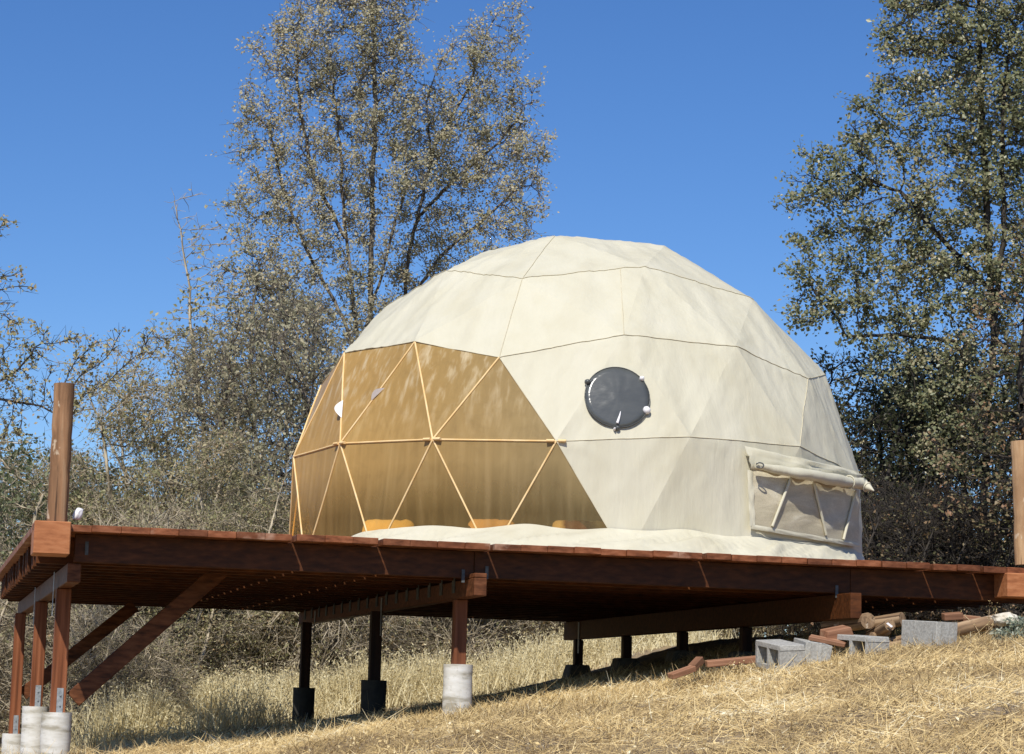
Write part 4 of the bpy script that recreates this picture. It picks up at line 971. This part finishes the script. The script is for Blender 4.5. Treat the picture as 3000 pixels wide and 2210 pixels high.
def rock(px, py, Y, sx, sy, sz, mat, lab, seed, nm='rock'):
    bm = bmesh.new(); bmesh.ops.create_icosphere(bm, subdivisions=3, radius=1)
    for v in bm.verts: v.co *= 1 + .3 * noise.noise(v.co * 1.5 + Vector((seed, 0, 0))) + .1 * noise.noise(v.co * 5 + Vector((seed, 0, 0))); v.co = Vector((v.co.x * sx, v.co.y * sy, v.co.z * sz))
    me = bpy.data.meshes.new(nm); bm.to_mesh(me); bm.free(); o = link(nm, me, mat); o.location = at(px, py, Y); setp(o, lab, 'rock')
M_rock = M_simple('pale_rock', (.55, .48, .36), (.75, .70, .58), 12, .9, .6)
rock(2945, 1815, 16.7, .10, .09, .05, M_rock, 'pale flat rock by the plants at the right end of the logs', 3)
gx, gy = at(2180, 2072, 14.5)[:2]
rock(2180, 2070, 14.62, .05, .05, .014, M_rock, 'small white stone lying in the cut grass', 7)
# sage plant and dry stems
def sprig(px, Y, n, h, mat, lab, nm, cat, leaf=.016, w=.08):
    x = at(px, 1900, Y)[0]; g = float(gz(x, Y)); e = empty(nm, (x, Y, g), lab, cat); P = []; segv = []; segp = []
    for i in range(n):
        a = random.uniform(0, 2 * pi); p = Vector((random.uniform(-w, w), random.uniform(-w, w), 0)); pr = -1
        d = Vector((cos(a) * .5, sin(a) * .5, 1)).normalized()
        for j in range(6):
            segv.append(tuple(p)); segp.append(pr); pr = len(segv) - 1; d += Vector((random.uniform(-1, 1), random.uniform(-1, 1), random.uniform(-.6, .4))) * .28; d.normalize(); p = p + d * h / 6
            if j > 0: P += [tuple(p + Vector((random.gauss(0, .012), random.gauss(0, .012), random.gauss(0, .012)))) for _ in range(7)]
    v, f = tube_tree(np.array(segv), np.array(segp), np.full(len(segv), .0028), 4); link('stem', np_mesh('stem', v, f, True), L_tall_stem, e)
    if leaf: lv, lf, t = leaf_quads(np.array(P), leaf, .5); link('foliage', np_mesh('fol', lv, lf, False, t), mat, e)
L_tall_stem = M_simple('dry_stem', (.36, .25, .13), (.55, .42, .25), 20, .8, .1)
L_sage = leafy('sage_leaves', [(0, (.24, .28, .19)), (.5, (.34, .38, .28)), (1, (.52, .54, .43))])
sprig(2985, 16.5, 16, .17, L_sage, 'grey green sage plant at the right edge of the slope', 'sage_plant', 'plant')
sprig(2940, 16.45, 12, .10, L_sage, 'small grey green plant beside the pale flat rock', 'sage_plant', 'plant')
sprig(2890, 16.8, 6, .30, L_straw, 'curled dry weed standing in front of the deck corner', 'dry_weed', 'plant', leaf=.006)
sprig(2420, 16.5, 6, .12, L_straw, 'dry weed between the leaning blocks and the block with holes', 'dry_weed', 'plant', leaf=.008)
sprig(2160, 16.4, 8, .10, L_straw, 'low dry weed over the long reddish board', 'dry_weed', 'plant', leaf=.008)
def tufts():
    n = 5200; px = RNG.uniform(1300, 2960, n); t = RNG.normal(-.15, .28, n); s_ = (px - 210) / 2750 * 7.1
    P = CORN + U * s_[:, None] + V * t[:, None]; z = gz(P[:, 0], P[:, 1]); a = RNG.uniform(0, 2 * pi, n); el = RNG.uniform(.7, 1.45, n)
    cl = .5 + .5 * np.sin(px * .05 + 2 * np.sin(px * .013)); d = np.stack([np.cos(a) * np.cos(el), np.sin(a) * np.cos(el), np.sin(el)], 1)
    me = strips(np.stack([P[:, 0], P[:, 1], z], 1), d, RNG.uniform(.03, .12, n) * (.4 + cl), RNG.uniform(.003, .006, n), .1, RNG.random(n) * .7 + .3, droop=.3, segs=2)
    setp(link('grass_tufts', me, L_straw), 'uncut dry grass tufts along the shadow edge of the deck', 'grass', kind='stuff')
tufts()
